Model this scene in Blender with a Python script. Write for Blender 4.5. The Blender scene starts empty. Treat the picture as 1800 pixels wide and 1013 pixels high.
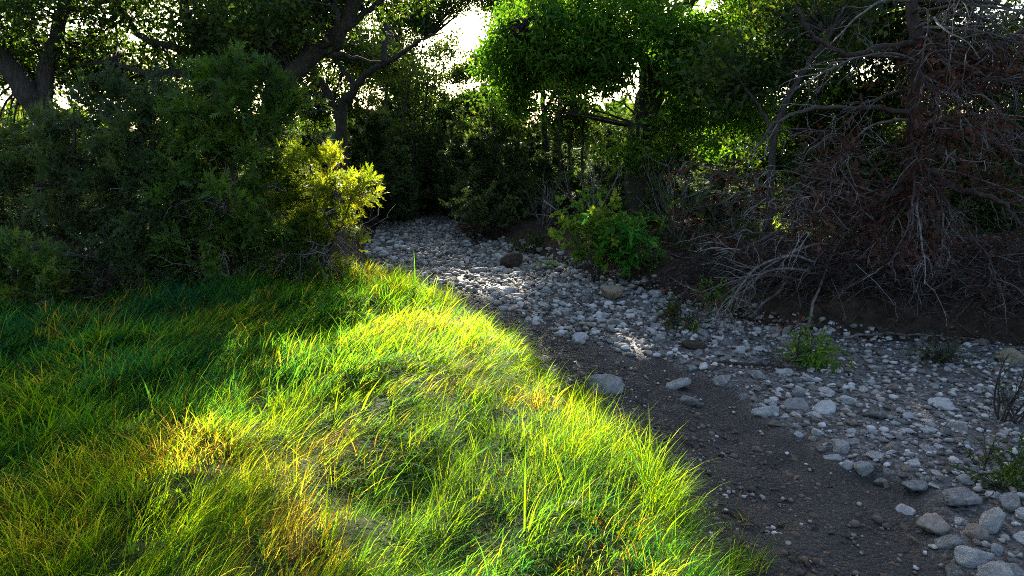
import bpy, math
import numpy as np
from mathutils import Vector

rng = np.random.default_rng(11)
R = math.radians
sc = bpy.context.scene
col = sc.collection

# ------------------------------------------------------------------ camera, sky, sun, exposure
CAM_H, PITCH, FOC = 2.2, R(10.67), 1200.0          # FOC: focal length in pixels of an 1800 px wide picture
cam_d = bpy.data.cameras.new('camera')
cam_d.lens, cam_d.sensor_width, cam_d.clip_end, cam_d.clip_start = 24.0, 36.0, 2000.0, 0.05
cam = bpy.data.objects.new('camera', cam_d); col.objects.link(cam)
cam.location = (0, 0, CAM_H); cam.rotation_euler = (R(90) - PITCH, 0, 0)
sc.camera = cam

SUN_EL, SUN_AZ = R(23.0), R(-5.0)                  # azimuth measured from +Y towards +X
SUN = np.array([math.sin(SUN_AZ) * math.cos(SUN_EL), math.cos(SUN_AZ) * math.cos(SUN_EL), math.sin(SUN_EL)])
world = bpy.data.worlds.new('World'); sc.world = world; world.use_nodes = True
wn = world.node_tree
sky = wn.nodes.new('ShaderNodeTexSky'); sky.sky_type = 'NISHITA'; sky.sun_disc = False
sky.sun_elevation = SUN_EL; sky.sun_rotation = SUN_AZ
sky.air_density = 1.0; sky.dust_density = 3.0; sky.ozone_density = 1.0
bg = wn.nodes['Background']; bg.inputs['Strength'].default_value = 0.07
wn.links.new(sky.outputs['Color'], bg.inputs['Color'])
sl = bpy.data.lights.new('sun', 'SUN'); sl.energy = 5.0; sl.angle = R(0.5); sl.color = (1.0, 0.92, 0.78)
so = bpy.data.objects.new('sun', sl); col.objects.link(so)
so.rotation_euler = Vector(-SUN).to_track_quat('-Z', 'Y').to_euler()
sc.view_settings.view_transform = 'Standard'
try: sc.view_settings.look = 'None'
except Exception: pass
sc.view_settings.exposure = 2.4
sc.view_settings.gamma = 1.0
sc.view_settings.use_curve_mapping = False
cy = sc.cycles
cy.filter_width = 1.0; cy.max_bounces = 6; cy.diffuse_bounces = 3; cy.glossy_bounces = 2; cy.transmission_bounces = 4
cy.transparent_max_bounces = 4; cy.use_denoising = False; cy.sample_clamp_indirect = 4.0; cy.caustics_reflective = False; cy.caustics_refractive = False

# ------------------------------------------------------------------ small maths
def ray(px, py):
    """direction in the world of a point of the 1800 x 1013 picture"""
    px = np.asarray(px, float); py = np.asarray(py, float)
    cx = (px - 900) / FOC; cyy = (506.5 - py) / FOC
    y = math.cos(PITCH) + cyy * math.sin(PITCH)
    z = -math.sin(PITCH) + cyy * math.cos(PITCH)
    return np.stack([cx, y, z], -1)
def at(px, py, Y):
    d = ray(px, py); t = Y / d[..., 1]
    return np.array([0, 0, CAM_H]) + d * t[..., None] if np.ndim(t) else np.array([0, 0, CAM_H]) + d * t
def on(px, py, z=0.0):
    d = ray(px, py); t = (z - CAM_H) / d[..., 2]
    return np.array([0, 0, CAM_H]) + d * (t[..., None] if np.ndim(t) else t)
def pix(P):
    P = np.asarray(P, float); v = P - np.array([0, 0, CAM_H])
    f = v[..., 1] * math.cos(PITCH) - v[..., 2] * math.sin(PITCH)
    u = v[..., 1] * math.sin(PITCH) + v[..., 2] * math.cos(PITCH)
    f = np.where(f > .01, f, .01)
    return 900 + FOC * v[..., 0] / f, 506.5 - FOC * u / f
def norm(v): return v / np.maximum(np.linalg.norm(v, axis=-1, keepdims=True), 1e-9)
def sstep(a, b, x):
    t = np.clip((x - a) / (b - a), 0, 1); return t * t * (3 - 2 * t)
_H = np.random.default_rng(3).random(65536)
def vnoise(x, y, seed=0):
    x = np.asarray(x, float) + seed * 17.31; y = np.asarray(y, float) + seed * 9.77
    xi = np.floor(x).astype(np.int64); yi = np.floor(y).astype(np.int64)
    fx = x - xi; fy = y - yi; fx = fx * fx * (3 - 2 * fx); fy = fy * fy * (3 - 2 * fy)
    h = lambda a, b: _H[((a * 73856093) ^ (b * 19349663)) & 65535]
    return (h(xi, yi) * (1 - fx) + h(xi + 1, yi) * fx) * (1 - fy) + (h(xi, yi + 1) * (1 - fx) + h(xi + 1, yi + 1) * fx) * fy
def fbm(x, y, f=1.0, o=4, seed=0):
    s = 0; a = .5; t = 0
    for i in range(o):
        s = s + a * vnoise(np.asarray(x) * f, np.asarray(y) * f, seed + i); t += a; a *= .5; f *= 2.03
    return s / t
def inpoly(x, y, poly):
    x = np.asarray(x); y = np.asarray(y); c = np.zeros(x.shape, bool); n = len(poly)
    for i in range(n):
        x1, y1 = poly[i]; x2, y2 = poly[(i + 1) % n]
        if y1 == y2: continue
        c ^= ((y1 > y) != (y2 > y)) & (x < (x2 - x1) * (y - y1) / (y2 - y1) + x1)
    return c

# ------------------------------------------------------------------ the lie of the land
_l = [(1370, 1150), (1290, 1013), (1222, 930), (1185, 830), (1065, 735), (985, 655), (890, 590), (800, 540), (705, 497), (655, 455), (640, 425)]
_r = [(2300, 900), (2200, 640), (1900, 600), (1560, 588), (1330, 560), (1200, 522), (1000, 462), (905, 432), (822, 410), (800, 392)]
EL = np.array([on(a, b, -.12) for a, b in _l]); ER = np.array([on(a, b, -.38) for a, b in _r])
EL = np.vstack([[EL[0, 0] + .35, -4, 0], EL, [-5.6, 30, 0], [-8, 36, 0], [-16, 46, 0]])
ER = np.vstack([[8.5, -4, 0], [ER[0, 0], 4.0, 0], ER[1:], [-3.0, 33, 0], [-6, 40, 0], [-13, 50, 0]])
ER = ER[np.argsort(ER[:, 1])]; EL = EL[np.argsort(EL[:, 1])]
def xl(y): return np.interp(y, EL[:, 1], EL[:, 0]) + .16 * (fbm(y, 0 * y, 1.3, 2, 5) - .5)
def xr(y): return np.interp(y, ER[:, 1], ER[:, 0]) + .5 * (fbm(y, 0 * y, .9, 2, 6) - .5)
BED = -.50
rim_l = np.array([(1075, 585), (1170, 625), (1270, 668), (1370, 735), (1440, 765), (1500, 815), (1590, 855), (1650, 900), (1690, 960), (1760, 1050), (1900, 1200)], float)
RIM = on(rim_l[:, 0], rim_l[:, 1], -.45)[::-1]
def mudness(x, y):
    """1 in the damp mud of the low channel, 0 on the stony bar"""
    left = sstep(2.2, 1.0, x - xl(y) + .9 * (fbm(x, y, 1.3, 3, 22) - .5)) * sstep(16, 12.5, y)
    return np.maximum(left, sstep(.16, -.16, x - np.interp(y, RIM[:, 1], RIM[:, 0]) + .55 * (fbm(x, y, 1.3, 3, 21) - .5)) * sstep(9.6, 8.6, y))
def height(x, y):
    x = np.asarray(x, float); y = np.asarray(y, float)
    dl = (xl(y) - x) / np.sqrt(1 + ((xl(y + .3) - xl(y - .3)) / .6) ** 2); dr = (x - xr(y)) / np.sqrt(1 + ((xr(y + .3) - xr(y - .3)) / .6) ** 2)
    k = np.minimum(sstep(-.2, .55, dl), 1)
    mound = .34 * (fbm(x, y, .6, 3, 1) - .45) + .30 * (fbm(x, y, 1.5, 2, 2) - .5)
    left = (.02 + mound) * sstep(.0, 1.2, dl)
    right = .10 * sstep(0, .5, dr) + .55 * sstep(.3, 4.5, dr) + .35 * (fbm(x, y, .35, 3, 4) - .5) * sstep(.2, 2, dr)
    bed = BED + .10 * (fbm(x, y, .5, 3, 8) - .5) + .05 * (fbm(x, y, 3.0, 3, 9) - .5) + .05 * (1 - mudness(x, y))
    bed = bed + .012 * np.clip(y - 10, 0, 40) * 0
    z = np.where(dl > dr, BED + (left - BED) * k + (1 - k) * (bed - BED), np.where(dr > 0, bed + (right - BED) * sstep(-.1, .6, dr) * .9, bed))
    far = sstep(30, 60, np.hypot(x, y))
    return z * (1 - far) + far * (.3 + 1.2 * (fbm(x, y, .02, 3, 12) - .5))
def H1(x, y): return float(height(np.array([x]), np.array([y]))[0])
def ground_at(px, py):
    z = -.3
    for _ in range(12):
        p = on(px, py, z); z = .5 * z + .5 * H1(p[0], p[1])
    return np.array([p[0], p[1], H1(p[0], p[1])])

# where the sun reaches the ground between the trees (picture outline of the sunlit grass)
LIT = [(520, 560), (430, 592), (330, 600), (300, 650), (190, 690), (130, 745), (200, 765), (460, 800), (545, 840), (640, 880), (700, 940), (720, 1100),
       (1300, 1100), (1290, 930), (1195, 800), (1085, 700), (970, 640), (890, 575), (830, 540), (760, 505), (690, 480), (600, 480), (590, 520)]
DIM = [(200, 775), (545, 840), (640, 885), (700, 945), (720, 1150), (300, 1150), (100, 920)]
DIM_W = [tuple(on(a, b, .15)[:2]) for a, b in DIM]
LIT_W = [tuple(on(a, b, .15)[:2]) for a, b in LIT]
GLOW = [(at(1040, 415, 12.7), .3), (at(585, 345, 11.9), 1.0)]
def keep_for_light(P, strength=.97):
    """leaves that would stand in the way of the sunbeam onto the grass are missing: that is the gap in the canopy"""
    g = P - SUN * ((P[:, 2] - .2) / SUN[2])[:, None]
    jx = .35 * (fbm(P[:, 0], P[:, 2], 1.2, 2, 31) - .5)
    hit = inpoly(g[:, 0] + jx, g[:, 1] + jx, LIT_W)
    hit |= inpoly(g[:, 0] + jx, g[:, 1] + jx, DIM_W) & (rng.random(len(P)) < .6)
    for c, r in GLOW:
        w = P - c; k = w @ SUN; near = (k > r * .7) & (np.linalg.norm(w - k[:, None] * SUN, axis=1) < r * (.75 + .5 * fbm(P[:, 0], P[:, 2], 1.5, 2, 33)))
        hit |= near
    return ~(hit & (rng.random(len(P)) < strength))

# ------------------------------------------------------------------ mesh helpers
class MB:
    def __init__(s): s.V = []; s.T = []; s.Q = []; s.A = []; s.n = 0
    def add(s, V, T=None, Q=None, a=0.0):
        V = np.asarray(V, np.float32).reshape(-1, 3)
        s.V.append(V); s.A.append(np.broadcast_to(np.asarray(a, np.float32), (len(V),)))
        if T is not None and len(T): s.T.append(np.asarray(T).reshape(-1, 3) + s.n)
        if Q is not None and len(Q): s.Q.append(np.asarray(Q).reshape(-1, 4) + s.n)
        s.n += len(V)
    def build(s, name, mat, parent=None, origin=None, smooth=True):
        me = bpy.data.meshes.new(name)
        V = np.concatenate(s.V) if s.V else np.zeros((0, 3), np.float32)
        A = np.concatenate(s.A) if s.A else np.zeros(0, np.float32)
        o = np.zeros(3)
        if parent is not None: o = np.array(ORIG[parent.name])
        elif origin is not None: o = np.array(origin)
        V = (V - o).astype(np.float32)
        T = np.concatenate(s.T) if s.T else np.zeros((0, 3), int)
        Q = np.concatenate(s.Q) if s.Q else np.zeros((0, 4), int)
        me.vertices.add(len(V)); me.vertices.foreach_set('co', V.ravel())
        me.loops.add(3 * len(T) + 4 * len(Q)); me.polygons.add(len(T) + len(Q))
        me.loops.foreach_set('vertex_index', np.concatenate([T.ravel(), Q.ravel()]).astype(np.int32))
        st = np.concatenate([np.arange(len(T)) * 3, 3 * len(T) + np.arange(len(Q)) * 4]).astype(np.int32)
        me.polygons.foreach_set('loop_start', st)
        if smooth: me.polygons.foreach_set('use_smooth', np.ones(len(T) + len(Q), bool))
        at_ = me.attributes.new('rnd', 'FLOAT', 'POINT'); at_.data.foreach_set('value', np.ascontiguousarray(A, np.float32))
        me.update(calc_edges=True)
        me.materials.append(mat)
        ob = bpy.data.objects.new(name, me); col.objects.link(ob)
        if parent is not None: ob.parent = parent; ORIG[ob.name] = ORIG[parent.name]
        elif origin is not None: ob.location = tuple(origin); ORIG[ob.name] = tuple(origin)
        else: ORIG[ob.name] = (0, 0, 0)
        return ob
ORIG = {}
def tag(o, label=None, cat=None, group=None, kind=None):
    if label: o['label'] = label
    if cat: o['category'] = cat
    if group: o['group'] = group
    if kind: o['kind'] = kind
    return o
def thing(name, label, cat, loc, group=None):
    o = bpy.data.objects.new(name, None); o.empty_display_size = .2; col.objects.link(o)
    o.location = tuple(float(v) for v in loc); ORIG[o.name] = tuple(float(v) for v in loc)
    return tag(o, label, cat, group)
def copy_tree(o, parent=None):
    c = o.copy(); col.objects.link(c); c.parent = parent
    for ch in list(o.children): copy_tree(ch, c)
    return c

def tubes(mb, P, Rd, sides, a=0.0, rough=0.0, cap=False):
    """P (m,n,3) centre lines, Rd (m,n) radii"""
    P = np.asarray(P, float); Rd = np.asarray(Rd, float)
    if P.ndim == 2: P = P[None]; Rd = Rd[None]
    m, n, _ = P.shape
    if m == 0: return
    T = norm(np.gradient(P, axis=1))
    ref = norm(rng.normal(size=(m, 1, 3)))
    ref = norm(ref - (ref * T[:, :1]).sum(-1, keepdims=True) * T[:, :1])
    u = norm(ref - (ref * T).sum(-1, keepdims=True) * T); v = np.cross(T, u)
    th = np.arange(sides) * 2 * np.pi / sides
    c = np.cos(th)[None, None, :, None]; s_ = np.sin(th)[None, None, :, None]
    rr = Rd[:, :, None, None] * (1 + rough * rng.normal(size=(m, n, sides, 1)))
    V = P[:, :, None] + rr * (c * u[:, :, None] + s_ * v[:, :, None])
    k = np.arange(sides); k2 = (k + 1) % sides
    i = np.arange(n - 1)[:, None] * sides
    q = np.stack([i + k, i + k2, i + sides + k2, i + sides + k], -1).reshape(-1, 4)
    Q = (q[None] + (np.arange(m) * n * sides)[:, None, None]).reshape(-1, 4)
    aa = np.repeat(np.broadcast_to(a, (m,)), n * sides)
    mb.add(V, Q=Q, a=aa)
def spline(pts, n, wob=0.0):
    pts = np.asarray(pts, float); k = len(pts)
    ext = np.vstack([2 * pts[0] - pts[1], pts, 2 * pts[-1] - pts[-2]])
    t = np.linspace(0, k - 1 - 1e-6, n); i = t.astype(int); f = (t - i)[:, None]
    p0, p1, p2, p3 = ext[i], ext[i + 1], ext[i + 2], ext[i + 3]
    out = .5 * (2 * p1 + (p2 - p0) * f + (2 * p0 - 5 * p1 + 4 * p2 - p3) * f ** 2 + (3 * p1 - p0 - 3 * p2 + p3) * f ** 3)
    if wob: out[1:-1] += rng.normal(size=(n - 2, 3)) * wob
    return out
def grow(o, d, L, n, wob=.15, grav=0.0):
    o = np.asarray(o, float); d = norm(np.asarray(d, float)); L = np.broadcast_to(L, (len(o),))
    P = [o]; 
    for i in range(n):
        d = norm(d + wob * rng.normal(size=d.shape) + np.array([0, 0, grav]))
        P.append(P[-1] + d * (L / n)[:, None])
    return np.stack(P, 1)
def kids(P, per, t0, t1, ang, spread=.25, up=0.0):
    """start points and directions of per side branches on each centre line"""
    m, n, _ = P.shape
    idx = np.repeat(np.arange(m), per)
    t = (t0 + (t1 - t0) * rng.random(m * per)) * (n - 1); i = np.minimum(t.astype(int), n - 2); f = (t - i)[:, None]
    a = P[idx, i]; b = P[idx, i + 1]; pos = a * (1 - f) + b * f; T = norm(b - a)
    w = rng.normal(size=T.shape) + np.array([0, 0, up]); w = norm(w - (w * T).sum(-1, keepdims=True) * T)
    an = (ang + spread * rng.normal(size=len(T)))[:, None]
    return pos, norm(np.cos(an) * T + np.sin(an) * w), idx, t / (n - 1)
def place(mb, tv, tt, pos, fwd, upv, size, a=0.0, tq=None):
    """put a small template (x along fwd, z along upv) at many places"""
    fwd = norm(fwd); y = norm(np.cross(upv, fwd)); z = np.cross(fwd, y)
    size = np.asarray(size, float); size = np.broadcast_to(size.reshape(-1, 1) if size.ndim == 1 else size, (len(pos), 1))
    V = pos[:, None] + size[:, :, None] * (tv[None, :, 0:1] * fwd[:, None] + tv[None, :, 1:2] * y[:, None] + tv[None, :, 2:3] * z[:, None])
    k = len(tv); off = (np.arange(len(pos)) * k)[:, None, None]
    T = (np.asarray(tt)[None] + off).reshape(-1, 3) if tt is not None else None
    Q = (np.asarray(tq)[None] + off).reshape(-1, 4) if tq is not None else None
    mb.add(V, T=T, Q=Q, a=np.repeat(np.broadcast_to(a, (len(pos),)), k))
LEAF = (np.array([[0, 0, 0], [.45, .26, .06], [1, 0, -.08], [.45, -.26, .06]]), np.array([[0, 2, 1], [0, 3, 2]]))
SLIMLEAF = (np.array([[0, 0, 0], [.4, .15, .05], [1, 0, -.12], [.4, -.15, .05]]), np.array([[0, 2, 1], [0, 3, 2]]))
LONGLEAF = (np.array([[0, 0, 0], [.25, .13, .04], [.25, -.13, .04], [.62, .12, .02], [.62, -.12, .02], [1, 0, -.14], [.25, 0, 0], [.62, 0, -.02]]),
            np.array([[0, 6, 1], [0, 2, 6], [1, 6, 7], [1, 7, 3], [2, 7, 6], [2, 4, 7], [3, 7, 5], [7, 4, 5]]))
def frond(n, ln, seed):
    g = np.random.default_rng(seed); V = []; T = []
    for i in range(n):
        t = .08 + .86 * i / (n - 1); sd = 1 if i % 2 else -1
        an = sd * (.75 + .25 * g.normal()) if i < n - 1 else 0
        L = ln * (1.05 - .6 * t) * (.8 + .4 * g.random()); zz = .35 * g.normal()
        b = np.array([t, 0, -.12 * t * t]); d = np.array([math.cos(an), math.sin(an), zz]); d /= np.linalg.norm(d)
        p = np.array([-d[1], d[0], 0]) * .05
        k = len(V); V += [b - p, b + p * 1.6, b + d * L]; T += [[k, k + 1, k + 2]]
    return np.array(V), np.array(T)
FRONDS = [frond(9, .46, s) for s in (1, 2, 3)]

# ------------------------------------------------------------------ materials
def nt(name):
    m = bpy.data.materials.new(name); m.use_nodes = True; t = m.node_tree; t.nodes.clear()
    return m, t, t.nodes.new, t.links.new
def ramp(t, stops):
    r = t.nodes.new('ShaderNodeValToRGB'); e = r.color_ramp.elements
    while len(e) > 1: e.remove(e[-1])
    e[0].position = stops[0][0]; e[0].color = (*stops[0][1], 1)
    for p, c in stops[1:]:
        x = e.new(p); x.color = (*c, 1)
    return r
def leaf_mat(name, stops, trans=.45, tint=(1.25, 1.3, .5), rough=.55, spec=.3, per_object=False, face=(1, 1, 1)):
    m, t, N, L = nt(name)
    if per_object:
        a = N('ShaderNodeObjectInfo'); src = a.outputs['Random']
    else:
        a = N('ShaderNodeAttribute'); a.attribute_name = 'rnd'; src = a.outputs['Fac']
    r = ramp(t, stops); L(src, r.inputs['Fac'])
    p = N('ShaderNodeBsdfPrincipled'); p.inputs['Roughness'].default_value = rough; p.inputs['Specular IOR Level'].default_value = spec
    fc = N('ShaderNodeMix'); fc.data_type = 'RGBA'; fc.blend_type = 'MULTIPLY'; fc.inputs['Factor'].default_value = 1; fc.inputs[7].default_value = (*face, 1)
    L(r.outputs['Color'], fc.inputs[6]); L(fc.outputs[2], p.inputs['Base Color'])
    mx = N('ShaderNodeMix'); mx.data_type = 'RGBA'; mx.blend_type = 'MULTIPLY'; mx.inputs['Factor'].default_value = 1
    L(r.outputs['Color'], mx.inputs[6]); mx.inputs[7].default_value = (*tint, 1)
    tr = N('ShaderNodeBsdfTranslucent'); L(mx.outputs[2], tr.inputs['Color'])
    ms = N('ShaderNodeMixShader'); ms.inputs['Fac'].default_value = trans
    L(p.outputs[0], ms.inputs[1]); L(tr.outputs[0], ms.inputs[2])
    o = N('ShaderNodeOutputMaterial'); L(ms.outputs[0], o.inputs['Surface']); return m
def solid_mat(name, stops, scale=8, rough=.85, bump=.4, stretch=(1, 1, 1), detail=8, spec=.25, attr=0.0, dist=.02):
    m, t, N, L = nt(name)
    tc = N('ShaderNodeTexCoord'); mp = N('ShaderNodeMapping'); mp.inputs['Scale'].default_value = stretch
    L(tc.outputs['Object'], mp.inputs['Vector'])
    n = N('ShaderNodeTexNoise'); n.inputs['Scale'].default_value = scale; n.inputs['Detail'].default_value = detail; n.inputs['Roughness'].default_value = .65
    L(mp.outputs[0], n.inputs['Vector'])
    src = n.outputs['Fac']
    if attr:
        a = N('ShaderNodeAttribute'); a.attribute_name = 'rnd'
        oi = N('ShaderNodeObjectInfo')
        ad = N('ShaderNodeMath'); ad.operation = 'ADD'; L(a.outputs['Fac'], ad.inputs[0]); L(oi.outputs['Random'], ad.inputs[1])
        sub = N('ShaderNodeMath'); sub.operation = 'MULTIPLY_ADD'; L(ad.outputs[0], sub.inputs[0]); sub.inputs[1].default_value = attr; L(src, sub.inputs[2])
        sb = N('ShaderNodeMath'); sb.operation = 'SUBTRACT'; L(sub.outputs[0], sb.inputs[0]); sb.inputs[1].default_value = attr * .75; src = sb.outputs[0]
    r = ramp(t, stops); L(src, r.inputs['Fac'])
    p = N('ShaderNodeBsdfPrincipled'); p.inputs['Roughness'].default_value = rough; p.inputs['Specular IOR Level'].default_value = spec
    L(r.outputs['Color'], p.inputs['Base Color'])
    n2 = N('ShaderNodeTexNoise'); n2.inputs['Scale'].default_value = scale * 4; n2.inputs['Detail'].default_value = 6
    L(mp.outputs[0], n2.inputs['Vector'])
    b = N('ShaderNodeBump'); b.inputs['Strength'].default_value = bump; b.inputs['Distance'].default_value = dist
    L(n2.outputs['Fac'], b.inputs['Height']); L(b.outputs[0], p.inputs['Normal'])
    o = N('ShaderNodeOutputMaterial'); L(p.outputs[0], o.inputs['Surface']); return m
M = {}
M['oak_leaf'] = leaf_mat('oak_leaf', [(0, (.020, .042, .012)), (.5, (.035, .075, .018)), (.85, (.06, .105, .02)), (1, (.11, .12, .02))], .5, (1.9, 1.8, .4))
M['green_leaf'] = leaf_mat('green_leaf', [(0, (.025, .09, .012)), (.5, (.06, .17, .018)), (1, (.15, .25, .03))], .5, (1.9, 1.7, .4))
M['pale_leaf'] = leaf_mat('pale_leaf', [(0, (.05, .075, .03)), (.6, (.09, .13, .04)), (1, (.15, .18, .06))], .5)
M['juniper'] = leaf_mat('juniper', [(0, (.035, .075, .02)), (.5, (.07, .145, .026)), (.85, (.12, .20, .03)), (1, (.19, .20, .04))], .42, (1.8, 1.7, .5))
M['juniper_sun_tint'] = leaf_mat('juniper_sun_tint', [(0, (.08, .13, .018)), (.5, (.15, .20, .024)), (1, (.26, .26, .035))], .58, (2.0, 1.8, .42))  # juniper foliage with the yellow glow of backlight put into its colour
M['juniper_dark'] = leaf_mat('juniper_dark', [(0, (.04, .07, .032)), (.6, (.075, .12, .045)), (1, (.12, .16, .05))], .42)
M['dead_needle'] = leaf_mat('dead_needle', [(0, (.035, .014, .011)), (.6, (.075, .026, .018)), (1, (.13, .055, .03))], .3, (1.3, 1, .7))
M['rust_leaf'] = leaf_mat('rust_leaf', [(0, (.12, .02, .012)), (1, (.28, .06, .03))], .4)
M['litter'] = leaf_mat('litter', [(0, (.035, .022, .016)), (.6, (.085, .055, .038)), (1, (.20, .14, .09))], .2, (1, 1, 1))
M['bush_leaf'] = leaf_mat('bush_leaf', [(0, (.03, .15, .02)), (.6, (.05, .23, .025)), (1, (.10, .30, .03))], .5, (1.6, 1.5, .4), per_object=True)
M['bush_leaf_sun_tint'] = leaf_mat('bush_leaf_sun_tint', [(0, (.10, .20, .02)), (.5, (.20, .28, .03)), (1, (.34, .36, .05))], .5, (1.6, 1.5, .4), per_object=True)  # leaves of the sunlit bush, the sunshine put into their lighter colour
M['bush_fill'] = leaf_mat('bush_fill', [(0, (.05, .14, .02)), (.6, (.10, .22, .025)), (1, (.2, .28, .035))], .55, (1.8, 1.6, .4))
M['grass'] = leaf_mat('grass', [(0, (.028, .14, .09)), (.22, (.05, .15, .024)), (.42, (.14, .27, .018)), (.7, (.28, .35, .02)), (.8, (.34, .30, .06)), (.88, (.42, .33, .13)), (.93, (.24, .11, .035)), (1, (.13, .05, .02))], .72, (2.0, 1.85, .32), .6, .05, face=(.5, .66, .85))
M['bark'] = solid_mat('bark', [(.25, (.022, .018, .016)), (.5, (.06, .05, .043)), (.75, (.13, .11, .095))], 9, .95, .9, (3, 3, .5), dist=.04)
M['bark_pale'] = solid_mat('bark_pale', [(.25, (.07, .065, .06)), (.5, (.16, .15, .14)), (.75, (.28, .26, .24))], 9, .95, .8, (3, 3, .6), dist=.03)
M['bark_dark'] = solid_mat('bark_dark', [(.25, (.022, .016, .014)), (.5, (.06, .042, .036)), (.75, (.12, .085, .07))], 9, .95, .8, (3, 3, .5), dist=.03)
M['dead_wood'] = solid_mat('dead_wood', [(.2, (.035, .024, .021)), (.55, (.085, .065, .06)), (.92, (.28, .26, .255))], 12, .85, .4, attr=.45)
M['brush_wood'] = solid_mat('brush_wood', [(.2, (.025, .017, .014)), (.55, (.06, .044, .038)), (.95, (.24, .215, .205))], 12, .9, .4, attr=.5)
M['straw'] = solid_mat('straw', [(.2, (.20, .14, .07)), (.8, (.38, .30, .17))], 12, .8, .2)
M['stone'] = solid_mat('stone', [(.2, (.06, .055, .052)), (.42, (.15, .145, .14)), (.6, (.235, .23, .225)), (.9, (.42, .41, .40))], 2.6, .9, 1.0, attr=.5, dist=.03)
M['stone_tan'] = solid_mat('stone_tan', [(.2, (.13, .10, .065)), (.5, (.28, .225, .15)), (.8, (.42, .35, .25))], 5, .9, .7, dist=.03)
M['stone_pale'] = solid_mat('stone_pale', [(.2, (.22, .215, .21)), (.45, (.40, .395, .39)), (.85, (.56, .55, .54))], 2.2, .9, .8, dist=.03)
M['stone_warm'] = solid_mat('stone_warm', [(.2, (.08, .062, .05)), (.5, (.19, .155, .13)), (.85, (.34, .29, .25))], 2.6, .9, .9, attr=.4, dist=.03)
M['stone_dark'] = solid_mat('stone_dark', [(.25, (.03, .022, .018)), (.5, (.085, .06, .045)), (.8, (.2, .16, .13))], 6, .95, .9, dist=.05)
M['clod'] = solid_mat('clod', [(.2, (.05, .036, .03)), (.5, (.10, .072, .06)), (.85, (.2, .15, .125))], 6, .95, .6, attr=.5, dist=.01)
M['pebble'] = solid_mat('pebble', [(.12, (.07, .06, .052)), (.35, (.19, .18, .17)), (.45, (.30, .295, .29)), (.56, (.30, .25, .20)), (.66, (.46, .45, .44)), (1, (.62, .61, .60))], 6, .85, .3, attr=.6, dist=.01)

def bed_mat():
    m, t, N, L = nt('creek_bed')
    tc = N('ShaderNodeTexCoord')
    a = N('ShaderNodeAttribute'); a.attribute_name = 'rnd'
    n = N('ShaderNodeTexNoise'); n.inputs['Scale'].default_value = 2.2; n.inputs['Detail'].default_value = 9; n.inputs['Roughness'].default_value = .7
    L(tc.outputs['Object'], n.inputs['Vector'])
    mud = ramp(t, [(.25, (.028, .026, .026)), (.5, (.056, .052, .052)), (.62, (.075, .064, .058)), (.8, (.12, .095, .08))]); L(n.outputs['Fac'], mud.inputs['Fac'])
    v = N('ShaderNodeTexVoronoi'); v.inputs['Scale'].default_value = 30; L(tc.outputs['Object'], v.inputs['Vector'])
    gr = ramp(t, [(0, (.05, .046, .043)), (.5, (.14, .132, .127)), (1, (.32, .31, .30))]); L(v.outputs['Color'], gr.inputs['Fac'])
    mx = N('ShaderNodeMix'); mx.data_type = 'RGBA'; L(a.outputs['Fac'], mx.inputs['Factor'])
    L(gr.outputs['Color'], mx.inputs[6]); L(mud.outputs['Color'], mx.inputs[7])
    p = N('ShaderNodeBsdfPrincipled'); p.inputs['Roughness'].default_value = .8; p.inputs['Specular IOR Level'].default_value = .3
    L(mx.outputs[2], p.inputs['Base Color'])
    n2 = N('ShaderNodeTexNoise'); n2.inputs['Scale'].default_value = 22; n2.inputs['Detail'].default_value = 8; n2.inputs['Roughness'].default_value = .7
    L(tc.outputs['Object'], n2.inputs['Vector'])
    ad = N('ShaderNodeMath'); ad.operation = 'SUBTRACT'; L(n2.outputs['Fac'], ad.inputs[0]); L(v.outputs['Distance'], ad.inputs[1])
    b = N('ShaderNodeBump'); b.inputs['Strength'].default_value = 1.0; b.inputs['Distance'].default_value = .05
    L(ad.outputs[0], b.inputs['Height']); L(b.outputs[0], p.inputs['Normal'])
    o = N('ShaderNodeOutputMaterial'); L(p.outputs[0], o.inputs['Surface']); return m
M['bed'] = bed_mat()
M['soil'] = solid_mat('soil', [(.25, (.018, .013, .010)), (.5, (.045, .032, .024)), (.75, (.09, .065, .045))], 6, .95, .9, dist=.05, spec=.08)
_t = M['soil'].node_tree; _p = next(n_ for n_ in _t.nodes if n_.type == 'BSDF_PRINCIPLED'); _c = _p.inputs['Base Color'].links[0].from_socket
_a = _t.nodes.new('ShaderNodeAttribute'); _a.attribute_name = 'rnd'; _m = _t.nodes.new('ShaderNodeMix'); _m.data_type = 'RGBA'; _n = _t.nodes.new('ShaderNodeTexNoise'); _n.inputs['Scale'].default_value = 14; _n.inputs['Detail'].default_value = 6
_r = ramp(_t, [(.3, (.010, .018, .006)), (.55, (.024, .036, .010)), (.75, (.06, .055, .02))]); _t.links.new(_n.outputs['Fac'], _r.inputs['Fac'])
_t.links.new(_a.outputs['Fac'], _m.inputs['Factor']); _t.links.new(_c, _m.inputs[6]); _t.links.new(_r.outputs['Color'], _m.inputs[7]); _t.links.new(_m.outputs[2], _p.inputs['Base Color'])

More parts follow.
